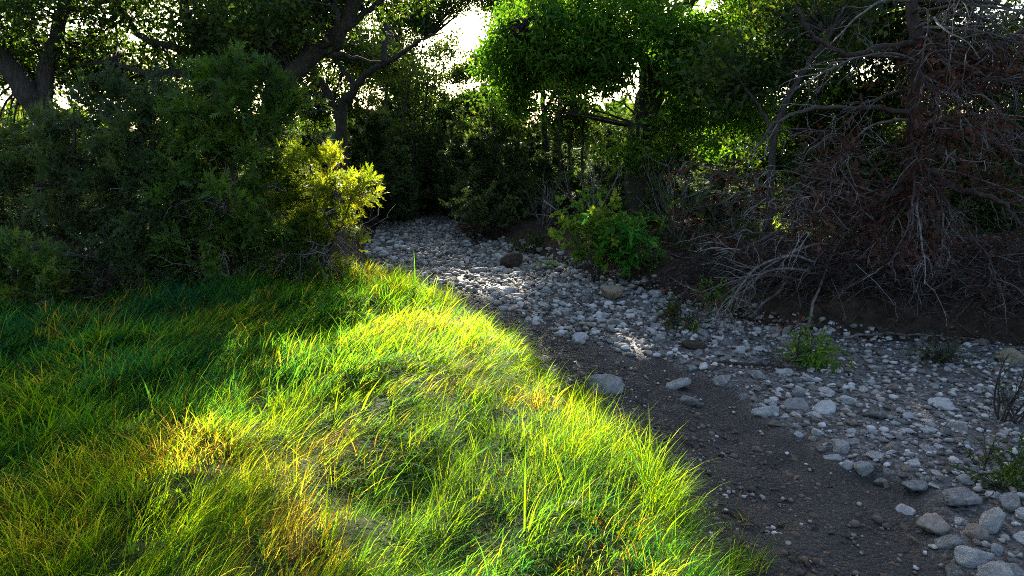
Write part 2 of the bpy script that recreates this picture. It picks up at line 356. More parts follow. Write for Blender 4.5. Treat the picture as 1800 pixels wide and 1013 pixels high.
# ------------------------------------------------------------------ ground and creek bed
def grid(mb, X, Y, Z, a):
    n, m = X.shape
    i = np.arange(n - 1)[:, None] * m + np.arange(m - 1)[None]
    Q = np.stack([i, i + 1, i + m + 1, i + m], -1).reshape(-1, 4)
    mb.add(np.stack([X, Y, Z], -1).reshape(-1, 3), Q=Q, a=np.asarray(a).reshape(-1))
def spread(a, b, step, far, k=1.16):
    lo, hi = [a], [b]; d = step
    while hi[-1] < far: d *= k; hi.append(hi[-1] + d); lo.append(lo[-1] - d)
    return np.concatenate([lo[:0:-1], np.arange(a, b, step), hi])
gx = spread(-9, 11, .13, 260); gy = spread(2, 15, .13, 280, 1.1); gy = gy[gy > -60]
Y, X = np.meshgrid(gy, gx, indexing='ij')
Z = height(X, Y)
inside = np.minimum(sstep(-.02, .3, X - xl(Y)), sstep(-.05, .3, xr(Y) - X)) * (np.abs(Y - 18) < 24)
g = MB(); grid(g, X, Y, Z - .16 * inside, sstep(.05, .4, xl(Y) - X) * (Y < 14))
tag(g.build('ground', M['soil']), 'dark leaf littered soil of the creek banks', 'ground', kind='structure')
yy = np.concatenate([np.linspace(-3, 2, 30)[:-1], np.linspace(2, 14, 260), np.linspace(14, 42, 120)[1:]]); ss = np.linspace(-.06, 1.06, 110)
Yb, S = np.meshgrid(yy, ss, indexing='ij'); xa = xl(Yb); xb = xr(Yb); Xb = xa + (xb - xa) * S
Zb = height(Xb, Yb) - .10 * (sstep(.02, -.06, S) + sstep(.98, 1.06, S))
mu = mudness(Xb, Yb); Zb = Zb + mu * (.06 * (fbm(Xb, Yb, 6, 4, 40) - .5) + .03 * np.abs(fbm(Xb, Yb, 2.4, 3, 43) - .5) + .03 * (fbm(Xb * .5 + Yb * .9, Yb * .3, 3, 3, 41) - .5))
g = MB(); grid(g, Xb, Yb, Zb, mu)
tag(g.build('creek_bed', M['bed']), 'dry creek bed of dark mud and pale gravel', 'creek bed', kind='structure')

# ------------------------------------------------------------------ trees
def skeleton_nodes(lines):
    return np.concatenate([l for l in lines])
def leaf_cloud(cl, per, sig, flat=.7):
    c = np.repeat(cl, per, 0); d = rng.normal(size=c.shape) * sig; d[:, 2] *= flat
    return c + d
def broad_tree(name, label, cat, base, limbs, crowns, leaf='oak_leaf', bark='bark', size=.14, per=100, sig=.30, group=None, carve=.97, hang=0.0, leafshape=None, clear=None):
    """limbs: list of (points, radius at start, radius at end); the first is the trunk. crowns: (centre, radii, clusters)"""
    root = thing(name, label, cat, base, group); lines = []
    for k, (pts, r0, r1) in enumerate(limbs):
        n = max(8, 5 * len(pts)); L = spline(pts, n, .02); t = np.linspace(0, 1, n)
        rad = r0 + (r1 - r0) * t ** .8
        if k == 0: rad = rad * (1 + .5 * np.exp(-t * 9))
        mb = MB(); tubes(mb, L, rad, 10, rough=.05); mb.build('trunk' if k == 0 else 'limb', M[bark], root); lines.append(L[2 if k else n // 3:])
    nodes = skeleton_nodes(lines)
    cl = []
    for c, rd, n in crowns:
        d = norm(rng.normal(size=(n, 3))) * (rng.random((n, 1)) ** .45); cl.append(np.array(c) + d * np.array(rd))
    cl = np.concatenate(cl)
    if carve: cl = cl[keep_for_light(cl, carve)]
    cl = cl[cl[:, 2] > height(cl[:, 0], cl[:, 1]) + .15]
    if clear:
        u, v = pix(cl); cl = cl[~((u > clear[0]) & (u < clear[2]) & (v > clear[1]) & (v < clear[3]) & (cl[:, 1] < clear[4]))]
    j = np.argmin(((cl[:, None] - nodes[None]) ** 2).sum(-1) + 1.0 * np.maximum(nodes[None, :, 2] - cl[:, None, 2], 0) ** 2, 1); s0 = nodes[j]
    L = np.linalg.norm(cl - s0, axis=1); t = np.linspace(0, 1, 7)[None, :, None]
    mid = (s0 + cl) / 2 + rng.normal(size=cl.shape) * (.13 * L)[:, None] + np.array([0, 0, 1]) * (.10 * L)[:, None]
    P = (1 - t) ** 2 * s0[:, None] + 2 * t * (1 - t) * mid[:, None] + t ** 2 * cl[:, None]
    rb = np.clip(.012 * L + .008, .01, .06)
    mb = MB(); tubes(mb, P, rb[:, None] * (1 - .8 * t[None, 0, :, 0]), 3)
    o, d, idx, _ = kids(P, 3, .55, 1, .8); tw = grow(o, d, .3 + .4 * rng.random(len(o)), 2, .3)
    tubes(mb, tw, np.array([[.006, .004, .002]]).repeat(len(tw), 0), 3)
    tag(mb.build('branch', M[bark], root), kind='stuff')
    ends = np.concatenate([cl, cl, tw[:, -1]])
    pos = leaf_cloud(ends, max(2, per // 5), sig * .7); tone = np.repeat(rng.normal(size=len(ends)), max(2, per // 5))
    if carve: kk = keep_for_light(pos, carve); pos, tone = pos[kk], tone[kk]
    nrm = rng.normal(size=pos.shape) + np.array([0, 0, .9]); f = rng.normal(size=pos.shape) + np.array([0, 0, -hang])
    mb = MB(); place(mb, *(leafshape or LEAF), pos, f, nrm, size * (.65 + .7 * rng.random(len(pos))), np.clip(.45 + .2 * rng.normal(size=len(pos)) + .16 * tone + .5 * (fbm(pos[:, 0] + pos[:, 1], pos[:, 2], .8, 2, 50) - .5), 0, 1))
    tag(mb.build('crown', M[leaf], root, smooth=False), kind='stuff'); return root

def juniper(name, label, base, stems, blobs, mat='juniper', size=.2, sprays=2500, group=None, dead=40, carve=0.0, cat='juniper'):
    """stems: list of point lists; blobs: (centre, radii, weight) fill the crown"""
    root = thing(name, label, cat, base, group); lines = []
    mb = None
    for k, pts in enumerate(stems):
        L = spline(pts, 14, .02); mb = MB(); tubes(mb, L, np.linspace(.075 if k == 0 else .045, .012, 14), 7, rough=.08)
        mb.build('trunk' if k == 0 else 'limb', M['bark_dark'], root); lines.append(L)
    nodes = skeleton_nodes(lines)
    W = np.array([b[2] for b in blobs], float); W /= W.sum(); cl = []
    for (c, rd, w), f in zip(blobs, W):
        n = int(max(6, sprays * f / 50)); d = norm(rng.normal(size=(n, 3))) * (.35 + .65 * rng.random((n, 1)) ** .5)
        cl.append(np.array(c) + d * np.array(rd))
    cl = np.concatenate(cl); cl = cl[cl[:, 2] > height(cl[:, 0], cl[:, 1]) + .1]
    if carve: cl = cl[keep_for_light(cl, carve)]
    j = np.argmin(((cl[:, None] - nodes[None]) ** 2).sum(-1) + 1.5 * np.maximum(nodes[None, :, 2] - cl[:, None, 2] + .1, 0) ** 2, 1); s0 = nodes[j]
    L = np.linalg.norm(cl - s0, axis=1); t = np.linspace(0, 1, 5)[None, :, None]
    mid = (s0 + cl) / 2 + rng.normal(size=cl.shape) * (.1 * L)[:, None] - np.array([0, 0, 1]) * (.08 * L)[:, None]
    P = (1 - t) ** 2 * s0[:, None] + 2 * t * (1 - t) * mid[:, None] + t ** 2 * cl[:, None]
    mb = MB(); tubes(mb, P, np.clip(.008 * L + .005, .006, .03)[:, None] * (1 - .75 * t[None, 0, :, 0]), 3)
    tag(mb.build('branch', M['bark_dark'], root), kind='stuff')
    # foliage sprays along the outer part of each branch, pointing outwards and a little up
    o, d, idx, _ = kids(P, 42, .55, 1.06, .7, .3, up=.3)
    o = o + rng.normal(size=o.shape) * .07
    mb = MB(); sel = rng.integers(0, 3, len(o)); rn = np.clip(.42 + .15 * rng.normal(size=len(o)) + .2 * rng.normal(size=len(P))[idx] + .8 * (fbm(o[:, 0] * 1.3 + o[:, 1], o[:, 2] * 1.3, 1.0, 2, 61) - .5), 0, 1)
    for q in range(3):
        k = sel == q; place(mb, *FRONDS[q], o[k], d[k], rng.normal(size=d[k].shape) * .6 + np.array([0, 0, 1]), size * (.6 + .7 * rng.random(k.sum())), rn[k])
    tag(mb.build('crown', M[mat], root, smooth=False), kind='stuff')
    if dead:
        oo = nodes[rng.integers(0, len(nodes), dead)]; oo = oo[oo[:, 2] < np.median(nodes[:, 2])]
        dd = rng.normal(size=oo.shape); dd[:, 1] -= .7; dd[:, 2] *= .35
        D = grow(oo, dd, .5 + .8 * rng.random(len(oo)), 6, .18, -.03); mb = MB()
        tubes(mb, D, np.linspace(.011, .003, 7)[None].repeat(len(D), 0), 4, a=rng.random(len(D)))
        o2, d2, _, _ = kids(D, 5, .3, 1, .7); D2 = grow(o2, d2, .12 + .3 * rng.random(len(o2)), 4, .25)
        tubes(mb, D2, np.linspace(.005, .002, 5)[None].repeat(len(D2), 0), 3, a=rng.random(len(D2)))
        tag(mb.build('dead_branch', M['dead_wood'], root), kind='stuff')
    return root

def gb(px, Y, dz=0.0):
    """a point on the ground below picture column px at distance Y"""
    x = (px - 900) / FOC * (Y * math.cos(PITCH) + (CAM_H) * math.sin(PITCH)); return np.array([x, Y, H1(x, Y) + dz])
A = lambda *p, Y: at(p[0], p[1], Y)

# --- left: oaks behind the junipers
b = gb(100, 17)
broad_tree('oak_tree', 'leaning dark oak with a forked trunk at the far left behind the junipers', 'oak tree', b,
    [([b, A(92, 235, Y=17), A(70, 195, Y=16.9), A(38, 150, Y=16.8), A(-5, 85, Y=16.7), A(-60, -20, Y=16.5)], .36, .2),
     ([A(75, 205, Y=16.9), A(80, 130, Y=17.1), A(105, 50, Y=17.2), A(122, -30, Y=17.3)], .22, .13),
     ([A(60, 185, Y=16.9), A(30, 130, Y=17.8), A(30, 40, Y=18.3), A(20, -60, Y=18.6)], .20, .1),
     ([A(82, 115, Y=17.1), A(62, 70, Y=17.6), A(55, 10, Y=18)], .1, .05)],
    [(A(40, 20, Y=17.5), (3.2, 2.6, 1.4), 105), (A(60, 110, Y=18.5), (2.6, 1.6, .7), 62), (A(-30, -190, Y=17), (4.5, 3.5, 2.0), 70), (A(90, 250, Y=19), (2.4, 1.2, .5), 30)], per=80)
b = gb(395, 18)
broad_tree('oak_tree', 'oak with a pale upright stem and crooked side limbs behind the tall juniper', 'oak tree', b,
    [([b, A(392, 200, Y=18), A(385, 120, Y=18), A(384, 50, Y=18), A(398, -60, Y=18)], .30, .17),
     ([A(400, 165, Y=18), A(368, 100, Y=17.8), A(330, 40, Y=17.6), A(318, -40, Y=17.6)], .19, .10),
     ([A(345, 95, Y=17.7), A(290, 80, Y=17.4), A(250, 65, Y=17.2), A(225, 35, Y=17.1), A(205, 5, Y=17)], .10, .05),
     ([A(388, 150, Y=18), A(320, 128, Y=17.4), A(255, 128, Y=17), A(200, 110, Y=16.8)], .12, .05),
     ([A(385, 90, Y=18), A(430, 40, Y=18.6), A(450, -40, Y=19)], .12, .06)],
    [(A(330, 20, Y=18.2), (3.4, 2.4, 1.4), 115), (A(350, -150, Y=18), (4.5, 3, 2), 70), (A(270, 165, Y=19.5), (2.8, 1.2, .75), 75), (A(430, 100, Y=19.5), (1.9, 1.2, 1.1), 62)])
b = gb(470, 15.5)
broad_tree('oak_tree', 'oak with a thick dark limb sweeping right above the yellow green juniper', 'oak tree', b,
    [([b, A(475, 200, Y=15.5), A(505, 140, Y=15.4), A(545, 102, Y=15.3), A(585, 72, Y=15.2), A(615, 25, Y=15.1), A(640, -50, Y=15)], .23, .14),
     ([A(575, 80, Y=15.2), A(600, 55, Y=15.6), A(650, 20, Y=16), A(700, -30, Y=16.3)], .11, .05),
     ([A(560, 92, Y=15.3), A(610, 100, Y=15.8), A(670, 110, Y=16.2)], .07, .03),
     ([A(560, 92, Y=15.3), A(590, 55, Y=14.6), A(585, -20, Y=14)], .08, .04)],
    [(A(560, 15, Y=15.5), (2.3, 2.2, 1.0), 60), (A(640, -130, Y=15), (3.0, 2.8, 1.4), 70), (A(720, 10, Y=16.5), (1.4, 1.2, .45), 34), (A(500, 70, Y=16.5), (1.4, 1.3, 1.0), 42)])
b = gb(600, 23)
broad_tree('oak_tree', 'grey crooked stemmed tree at the left end of the creek with spreading arms', 'oak tree', b,
    [([b, A(602, 205, Y=23), A(618, 165, Y=23), A(650, 125, Y=23), A(690, 105, Y=23), A(740, 70, Y=23)], .21, .06),
     ([A(600, 215, Y=23), A(580, 170, Y=23), A(552, 118, Y=23), A(530, 60, Y=23)], .15, .06),
     ([A(628, 155, Y=23), A(600, 120, Y=23.5), A(585, 80, Y=24)], .10, .04),
     ([A(675, 110, Y=23), A(678, 60, Y=23.4), A(670, 0, Y=24)], .12, .05)],
    [(A(640, 60, Y=24), (2.6, 1.8, 1.3), 120), (A(600, -60, Y=23), (3.2, 2.4, 1.4), 60), (A(715, 70, Y=25), (1.5, 1.4, 1.2), 75), (A(555, 185, Y=25), (1.6, 1, .9), 55)])

# --- right: the big oak over the creek, a leaning slim trunk, saplings
b = gb(1130, 20)
broad_tree('oak_tree', 'huge old oak with a broad furrowed trunk and bright green crown', 'oak tree', b,
    [([b, A(1126, 260, Y=20), A(1142, 170, Y=20), A(1148, 80, Y=20), A(1140, -60, Y=20)], .40, .36),
     ([A(1146, 120, Y=20), A(1080, 60, Y=19), A(1000, 30, Y=18.4), A(930, 35, Y=18)], .20, .06),
     ([A(1148, 60, Y=20), A(1090, -20, Y=20.5), A(1020, -60, Y=21)], .2, .1),
     ([A(1150, 150, Y=20), A(1220, 130, Y=19), A(1290, 110, Y=18.3), A(1400, 60, Y=18)], .22, .08),
     ([A(1150, 60, Y=20), A(1230, -10, Y=20), A(1330, -60, Y=20)], .22, .12)],
    [(A(985, 60, Y=18.8), (1.9, 2.0, 1.15), 95), (A(1090, 50, Y=18.2), (2.0, 1.6, 1.3), 95), (A(1130, -120, Y=20), (5, 4, 2), 150), (A(885, 105, Y=19), (.9, 1.0, .7), 36), (A(930, 170, Y=20), (.9, .9, .5), 30),
     (A(1190, 110, Y=18.4), (1.8, 1.4, 1.1), 65), (A(1260, 90, Y=19), (2.0, 1.8, 1.2), 60), (A(1060, 130, Y=18.6), (1.4, .8, .7), 34), (A(1215, 190, Y=18.4), (1.3, .8, .6), 26), (A(1125, 265, Y=18.9), (1.2, .7, .45), 18), (A(1280, 220, Y=18.2), (1.6, .9, .9), 40), (A(1360, 60, Y=19), (2, 2, 1.2), 90), (A(1480, -60, Y=18), (3, 2.5, .8), 110), (A(1700, -60, Y=17), (3, 2.5, .8), 80)], leaf='green_leaf', size=.21, per=60, sig=.27, leafshape=SLIMLEAF, clear=(1108, 75, 1180, 205, 20.5), hang=.4)
for (px, cr, lab) in [(705, [(690, 60, 1.8, 1.5, 1.3, 75), (745, 30, 1.0, 1, 1.0, 45), (775, 95, .7, .8, .4, 14), (790, 0, .9, .8, .4, 22), (830, -8, .9, .8, .35, 18), (640, 130, 1.6, 1.4, 1.2, 60), (730, 150, 1.6, 1.3, 1.3, 70), (690, -40, 2.2, 1.5, 1, 40)], 'tall grey green tree at the far end closing the left of the sky gap'),
                      (905, [(900, 40, 1.1, 1.2, 1.2, 55), (850, 105, 1.1, 1.0, .5, 34), (800, 130, 1.0, .9, .4, 20), (862, 5, .8, .8, .5, 16), (945, 90, 1.5, 1.4, 1.3, 60), (890, 160, 1.5, 1.3, 1.0, 60), (820, 190, 1.5, 1.3, .8, 50), (960, 0, 1.7, 1.5, 1.0, 50)], 'tall grey green tree at the far end closing the right of the sky gap')]:
    b = gb(px, 36); T_ = lambda u, v, Y=36: A(u, v, Y=Y)
    broad_tree('tree', lab, 'tree', b, [([b, T_(px + 6, 220), T_(px - 8, 120), T_(px + 4, 20)], .17, .06), ([T_(px, 240), T_(px - 30, 160), T_(px - 55, 100)], .09, .03), ([T_(px, 210), T_(px + 25, 150), T_(px + 40, 70)], .08, .03)],
        [(T_(u, v), (a_, b_, c_), n_) for u, v, a_, b_, c_, n_ in cr], leaf='oak_leaf', carve=0, size=.17, sig=.36, per=60)
b = gb(960, 28)
broad_tree('oak_tree', 'smaller bright leaved tree with dark stem edging the sky gap on its right', 'oak tree', b,
    [([b, A(958, 240, Y=28), A(950, 140, Y=28), A(940, 40, Y=28)], .16, .07), ([A(956, 200, Y=28), A(985, 140, Y=28), A(1000, 70, Y=28)], .08, .04), ([A(952, 160, Y=28), A(915, 120, Y=28), A(890, 90, Y=28)], .07, .03)],
    [(A(945, 50, Y=28), (1.7, 1.5, 1.5), 120), (A(1000, 120, Y=28), (1.6, 1.4, 1.3), 90), (A(905, 110, Y=28), (.8, .9, .7), 30)], leaf='green_leaf', hang=.3)
b = gb(1345, 13.5)
broad_tree('slim_tree', 'slim pale trunk leaning in the shade left of the dead juniper', 'tree', b,
    [([b, A(1352, 370, Y=13.5), A(1356, 280, Y=13.5), A(1372, 205, Y=13.6), A(1410, 130, Y=13.8), A(1460, 60, Y=14)], .09, .045),
     ([A(1360, 240, Y=13.5), A(1330, 180, Y=13.8), A(1290, 130, Y=14)], .05, .02)],
    [(A(1330, 130, Y=14.5), (1.6, 1, .7), 55), (A(1440, 40, Y=15), (1.5, 1.2, .8), 50)], per=60)
for i, (px, lean, Y, lab) in enumerate([(985, -6, 25, 'thin dark sapling stem leaning left below the bright oak crown'), (1000, 4, 25.6, 'thin dark sapling stem standing straight between two others below the oak crown'), (1022, 16, 26, 'thin dark sapling stem leaning right below the bright oak crown')]):
    b = gb(px, Y)
    broad_tree('sapling', lab, 'sapling', b, [([b, A(px + lean * .3, 220, Y=Y), A(px + lean, 110, Y=Y), A(px + 2 * lean, 20, Y=Y)], .05, .03)],
        [(A(px + lean * 2, 60, Y=Y), (1.3, 1, .9), 25), (A(px, 210, Y=Y + .5), (.9, .7, .9), 18)], per=60, group='thin saplings below the oak crown')
for px, Y, top, lab in [(684, 29, 60, 'slim dark tree with a thin crown standing left of the sun shaft'), (722, 31, 110, 'slim dark tree with two thin stems in the middle of the far end'), (868, 27, 190, 'slim crooked dark tree right of the sun shaft above the grey green shrub')]:
    b = gb(px, Y)
    broad_tree('slim_tree', lab, 'tree', b, [([b, A(px + 4, 260, Y=Y), A(px - 5, 170, Y=Y), A(px + 6, top, Y=Y)], .09, .04), ([A(px + 2, 300, Y=Y), A(px + 22, 220, Y=Y), A(px + 30, 140, Y=Y)], .06, .03), ([A(px, 240, Y=Y), A(px - 20, 190, Y=Y), A(px - 38, 150, Y=Y)], .04, .02)],
        [(A(px, top + 40, Y=Y), (1.4, 1.2, 1.2), 40), (A(px + 5, 230, Y=Y), (1.3, 1, 1.0), 16)], leaf='oak_leaf', size=.15, per=60)
# right side backdrop trees, beyond the dead juniper
for (px, Y, top, lab) in [(1290, 24, 40, 'dark leafy tree filling the shade right of the huge oak'), (1400, 22, -20, 'tall dark tree behind the slim leaning trunk'), (1480, 21, 130, 'low dark tree behind the dead juniper with sky above it'), (1650, 19, 40, 'dark tree with a straight trunk behind the dead juniper'), (1790, 17.5, 190, 'dark tree at the right border behind the bare twigs')]:
    b = gb(px, Y); c = A(px, top + 80, Y=Y)
    broad_tree('tree', lab, 'tree', b, [([b, A(px + 5, 300, Y=Y), A(px - 8, 180, Y=Y), A(px + 4, top, Y=Y)], .16, .06), ([A(px, 240, Y=Y), A(px - 50, 170, Y=Y + .5), A(px - 110, 130, Y=Y)], .07, .03), ([A(px, 230, Y=Y), A(px + 60, 160, Y=Y + .3), A(px + 110, 120, Y=Y)], .07, .03)],
        [(c, (2.3, 1.8, 1.3), 120), (A(px, 300, Y=Y), (2.6, 1.5, 1.0), 90), (A(px + 60, top - 90, Y=Y), (2.6, 1.8, .9), 60)])

# --- left: the row of junipers
def P_(px, py, Y): return at(px, py, Y)
def jun(name, label, px, Y, tops, blobs, **k):
    b = gb(px, Y); stems = [[b, (b + P_(tx, ty, Y)) / 2 + np.array([.06, 0, .1]), P_(tx, ty, Y)] for tx, ty in tops]
    return juniper(name, label, b, stems, [(P_(bx, by, Y + dy), (rx, ry, rz), rx * rz * (1 if len(q) == 0 else q[0])) for bx, by, dy, rx, ry, rz, *q in blobs], **k)
jun('juniper', 'tall dense green juniper with a ragged top at the middle of the left bank', 400, 11.5, [(400, 130), (340, 170), (470, 150)],
    [(400, 190, 0, .8, .9, .65), (395, 125, .1, .38, .5, .55), (345, 165, .1, .35, .5, .45), (455, 150, 0, .4, .5, .5), (505, 195, 0, .32, .5, .45), (470, 230, -.2, .7, .8, .55), (330, 250, .2, .85, .9, .65), (410, 330, -.3, 1.35, 1.0, .95), (380, 440, -.4, 1.15, .7, .55), (480, 430, -.2, .8, .6, .5), (520, 260, -.2, .55, .7, .6), (500, 200, 1.0, .7, .6, .6)], sprays=13000, dead=170, carve=.92, mat='juniper')
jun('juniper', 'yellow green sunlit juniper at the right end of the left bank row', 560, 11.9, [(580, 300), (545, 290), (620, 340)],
    [(595, 300, 0, .58, .7, .40), (545, 275, .1, .5, .6, .28), (490, 330, -.35, .4, .4, .5), (615, 350, 0, .40, .6, .35), (635, 330, -.1, .3, .4, .3), (585, 400, 0, .55, .7, .40), (545, 350, -.1, .5, .7, .5), (520, 300, -.3, .4, .5, .4), (515, 420, -.4, .45, .4, .4), (630, 385, -.1, .28, .4, .25), (560, 465, 0, .5, .6, .25), (520, 490, -.3, .7, .4, .2)], sprays=6000, dead=110, carve=.5, mat='juniper_sun_tint', size=.19)
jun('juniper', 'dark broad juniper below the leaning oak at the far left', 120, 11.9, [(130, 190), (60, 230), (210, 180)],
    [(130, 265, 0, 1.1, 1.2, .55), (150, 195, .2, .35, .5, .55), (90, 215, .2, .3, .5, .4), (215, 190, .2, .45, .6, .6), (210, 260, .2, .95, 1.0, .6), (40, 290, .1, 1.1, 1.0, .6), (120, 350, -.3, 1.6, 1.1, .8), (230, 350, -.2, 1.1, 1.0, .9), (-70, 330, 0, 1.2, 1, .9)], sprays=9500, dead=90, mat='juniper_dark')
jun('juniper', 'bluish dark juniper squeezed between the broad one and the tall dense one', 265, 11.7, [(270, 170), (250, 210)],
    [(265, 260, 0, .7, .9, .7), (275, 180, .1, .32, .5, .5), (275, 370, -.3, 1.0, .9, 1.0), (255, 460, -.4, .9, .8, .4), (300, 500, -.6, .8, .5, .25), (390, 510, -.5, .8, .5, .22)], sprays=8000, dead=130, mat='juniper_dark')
jun('shrub', 'low soft green shrub leaning into the picture at the left border', 30, 9.8, [(40, 420), (10, 400)],
    [(35, 470, 0, .75, .7, .35), (-40, 450, 0, .7, .7, .5), (60, 500, .1, .5, .5, .2)], sprays=3500, dead=20, mat='juniper', size=.15, cat='shrub')
jun('shrub', 'low dark shrub at the foot of the broad left juniper', 190, 10.7, [(190, 420), (150, 430)],
    [(180, 470, 0, .8, .6, .35), (120, 480, .1, .5, .5, .3)], sprays=2600, dead=70, mat='juniper_dark', size=.16, cat='shrub')

# --- back of the creek: junipers closing the view (three kinds, copied)
protos = []
for i in range(3):
    b = gb(740 + 40 * i, 36 + i); x, y, z = b; hgt = [6.2, 5.2, 6.8][i]
    protos.append((juniper('evergreen_tree', 'dark upright evergreen closing off the far end of the creek', b, [[b, b + [.1, 0, hgt * .5], b + [0, 0, hgt]], [b + [0, 0, .8], b + [.5, .3, hgt * .4], b + [.9, .4, hgt * .7]]],
        [(b + np.array([0, 0, hgt * .25]), (1.5, 1.5, hgt * .2), 3), (b + np.array([.2, 0, hgt * .5]), (1.2, 1.2, hgt * .2), 2.4), (b + np.array([0, 0, hgt * .78]), (.75, .75, hgt * .2), 1.4)],
        mat='juniper_dark', size=.34, sprays=6500, dead=0, group='dark evergreens at the back of the creek', cat='evergreen tree'), hgt))
spots = [(690, 31, 165), (735, 38, 150), (650, 27, 200), (790, 42, 165), (840, 37, 200), (880, 33, 190), (935, 30, 205), (905, 41, 170), (985, 30, 190), (1060, 27, 210), (1200, 25, 215), (1110, 32, 180),
         (860, 27.5, 250), (950, 24.5, 265), (720, 45, 170), (610, 29, 230), (560, 27, 215), (500, 24, 195), (420, 22, 225), (160, 22, 215), (60, 24, 210), (-40, 22, 200), (260, 24, 205), (1330, 22, 250), (1420, 19, 300), (1240, 19.5, 290), (1560, 20, 265), (1700, 18, 280), (1820, 16.5, 255), (1000, 21.5, 290), (1085, 20.8, 280), (1185, 18.8, 240), (1260, 17.5, 300), (1400, 17, 250), (1500, 16.5, 290), (1610, 16, 240), (1730, 15.5, 300), (660, 34, 170), (760, 33, 200), (820, 31, 225), (920, 28, 235), (700, 27, 240), (340, 20, 230), (200, 19.5, 260), (20, 20, 270), (120, 27, 240), (300, 29, 230), (460, 30, 220), (560, 32, 160), (1150, 29, 130), (1300, 28, 150), (1420, 26, 170), (1560, 25, 200), (1700, 23, 240), (1850, 22, 230), (850, 24.5, 215), (818, 28.5, 190), (905, 23.5, 235), (655, 26, 170), (700, 33.5, 150), (750, 35, 170), (785, 36, 165)]
for i, (px, Y, top) in enumerate(spots):
    pr, hh = protos[i % 3]
    o = pr if i < 3 else copy_tree(pr)
    b = gb(px, Y); o.location = tuple(b - np.array([0, 0, .05])); want = at(px, top, Y)[2] - b[2]
    sx = max(.55, min(1.25, want / hh * 1.15)); o.scale = (sx, sx, max(.25, want / hh)); o.rotation_euler = (0, 0, rng.random() * 6.28)
    if 610 <= px <= 1110 and Y > 23: pass
    elif px < 610: o['label'] = 'dark evergreen in the shade behind the left bank junipers'; o['group'] = 'dark evergreens behind the left bank'
    else: o['label'] = 'dark evergreen in the deep shade under the trees on the right bank'; o['group'] = 'dark evergreens under the right bank trees'

# far wood: one mass
mb = MB(); n = 42000; ang = R(-62) + R(124) * rng.random(n); rr = 52 + 26 * rng.random(n); x = rr * np.sin(ang); y = rr * np.cos(ang)
top = 2.5 + 5.5 * fbm(ang * 14, 0 * ang, 1, 3, 70); pos = np.stack([x, y, height(x, y) + top * rng.random(n) ** .7], -1); pos = pos[keep_for_light(pos)]
place(mb, *LEAF, pos, rng.normal(size=pos.shape), rng.normal(size=pos.shape), 1.0 * (.6 + .8 * rng.random(len(pos))), rng.random(len(pos)))
tag(mb.build('woods', M['oak_leaf'], smooth=False), 'far wood behind the creek trees reading as one dark mass', 'woods', kind='stuff')
# undergrowth on the shaded right bank and behind the left junipers
mb = MB(); n = 30000; x = rng.uniform(-22, 24, n); y = rng.uniform(13, 46, n)
ok = ((x > xr(y) + .8) | (x < xl(y) - 1.2)) & (y > np.where(x > 0, 13.5, 16)); x, y = x[ok], y[ok]
den = fbm(x, y, .5, 3, 77); ok = den > .42; x, y, den = x[ok], y[ok], den[ok]
pos = np.stack([x, y, height(x, y) + (den - .38) * 5.5 * rng.random(len(x))], -1)
pos = np.repeat(pos, 4, 0) + rng.normal(size=(len(pos) * 4, 3)) * .16; pos[:, 2] = np.maximum(pos[:, 2], height(pos[:, 0], pos[:, 1]) + .02)
place(mb, *LEAF, pos, rng.normal(size=pos.shape), rng.normal(size=pos.shape) + np.array([0, 0, 1]), 0.13 * (.6 + .8 * rng.random(len(pos))), .7 * rng.random(len(pos)))
tag(mb.build('undergrowth', M['oak_leaf'], smooth=False), 'dark leafy undergrowth covering the shaded banks', 'undergrowth', kind='stuff')

# ------------------------------------------------------------------ the dead juniper on the right
base = gb(1625, 12.2)
root = thing('dead_juniper', 'big dead juniper with grey bare twigs hanging over the gravel on the right', 'dead tree', base)
tr = spline([base, A(1615, 420, Y=12.2), A(1606, 250, Y=12.2), A(1612, 100, Y=12.2), A(1604, 0, Y=12.3), A(1612, -140, Y=12.3)], 30, .012)
mb = MB(); tubes(mb, tr, np.linspace(.17, .07, 30), 9, rough=.08); mb.build('trunk', M['bark_dark'], root)
big = [([A(1610, 75, Y=12.2), A(1540, 85, Y=12), A(1480, 95, Y=11.8), A(1430, 60, Y=11.7), A(1395, 10, Y=11.6)], .06, .025),
       ([A(1608, 200, Y=12.2), A(1530, 190, Y=11.9), A(1440, 190, Y=11.6), A(1370, 210, Y=11.4), A(1330, 260, Y=11.3)], .05, .015),
       ([A(1610, 150, Y=12.2), A(1700, 110, Y=12), A(1800, 60, Y=11.9), A(1900, 40, Y=11.8)], .09, .03),
       ([A(1612, 330, Y=12.2), A(1560, 345, Y=11.6), A(1490, 390, Y=11.2), A(1440, 450, Y=10.9), A(1400, 510, Y=10.8)], .07, .015),
       ([A(1615, 300, Y=12.2), A(1680, 330, Y=11.2), A(1760, 350, Y=10.4), A(1800, 400, Y=10.1)], .07, .02),
       ([A(1608, 230, Y=12.2), A(1660, 210, Y=11.5), A(1740, 205, Y=11), A(1830, 240, Y=10.6)], .07, .02)]
limbs = []
for pts, r0, r1 in big: limbs.append((spline(pts, 16, .02), np.linspace(r0, r1, 16)))
n = 64; hz = np.linspace(.06, .93, n) + .02 * rng.normal(size=n); hz = np.clip(hz, .04, .97)
idx = (hz * 29).astype(int); o = tr[idx]; az = rng.uniform(-2.7, 1.4, n) - .6
d = np.stack([np.cos(az), np.sin(az) * .9 - .35, .35 - .25 * rng.random(n) - .3 * (1 - hz)], -1)
G = grow(o, d, 1.7 + 1.7 * rng.random(n) * (1.15 - .5 * hz), 15, .10, -.055)
gz = height(G[..., 0], G[..., 1]) + .03; G[..., 2] = np.maximum(G[..., 2], gz + .02 * rng.random(G.shape[:2]))
for g_ in G: limbs.append((g_, np.linspace(.028, .007, 16)))
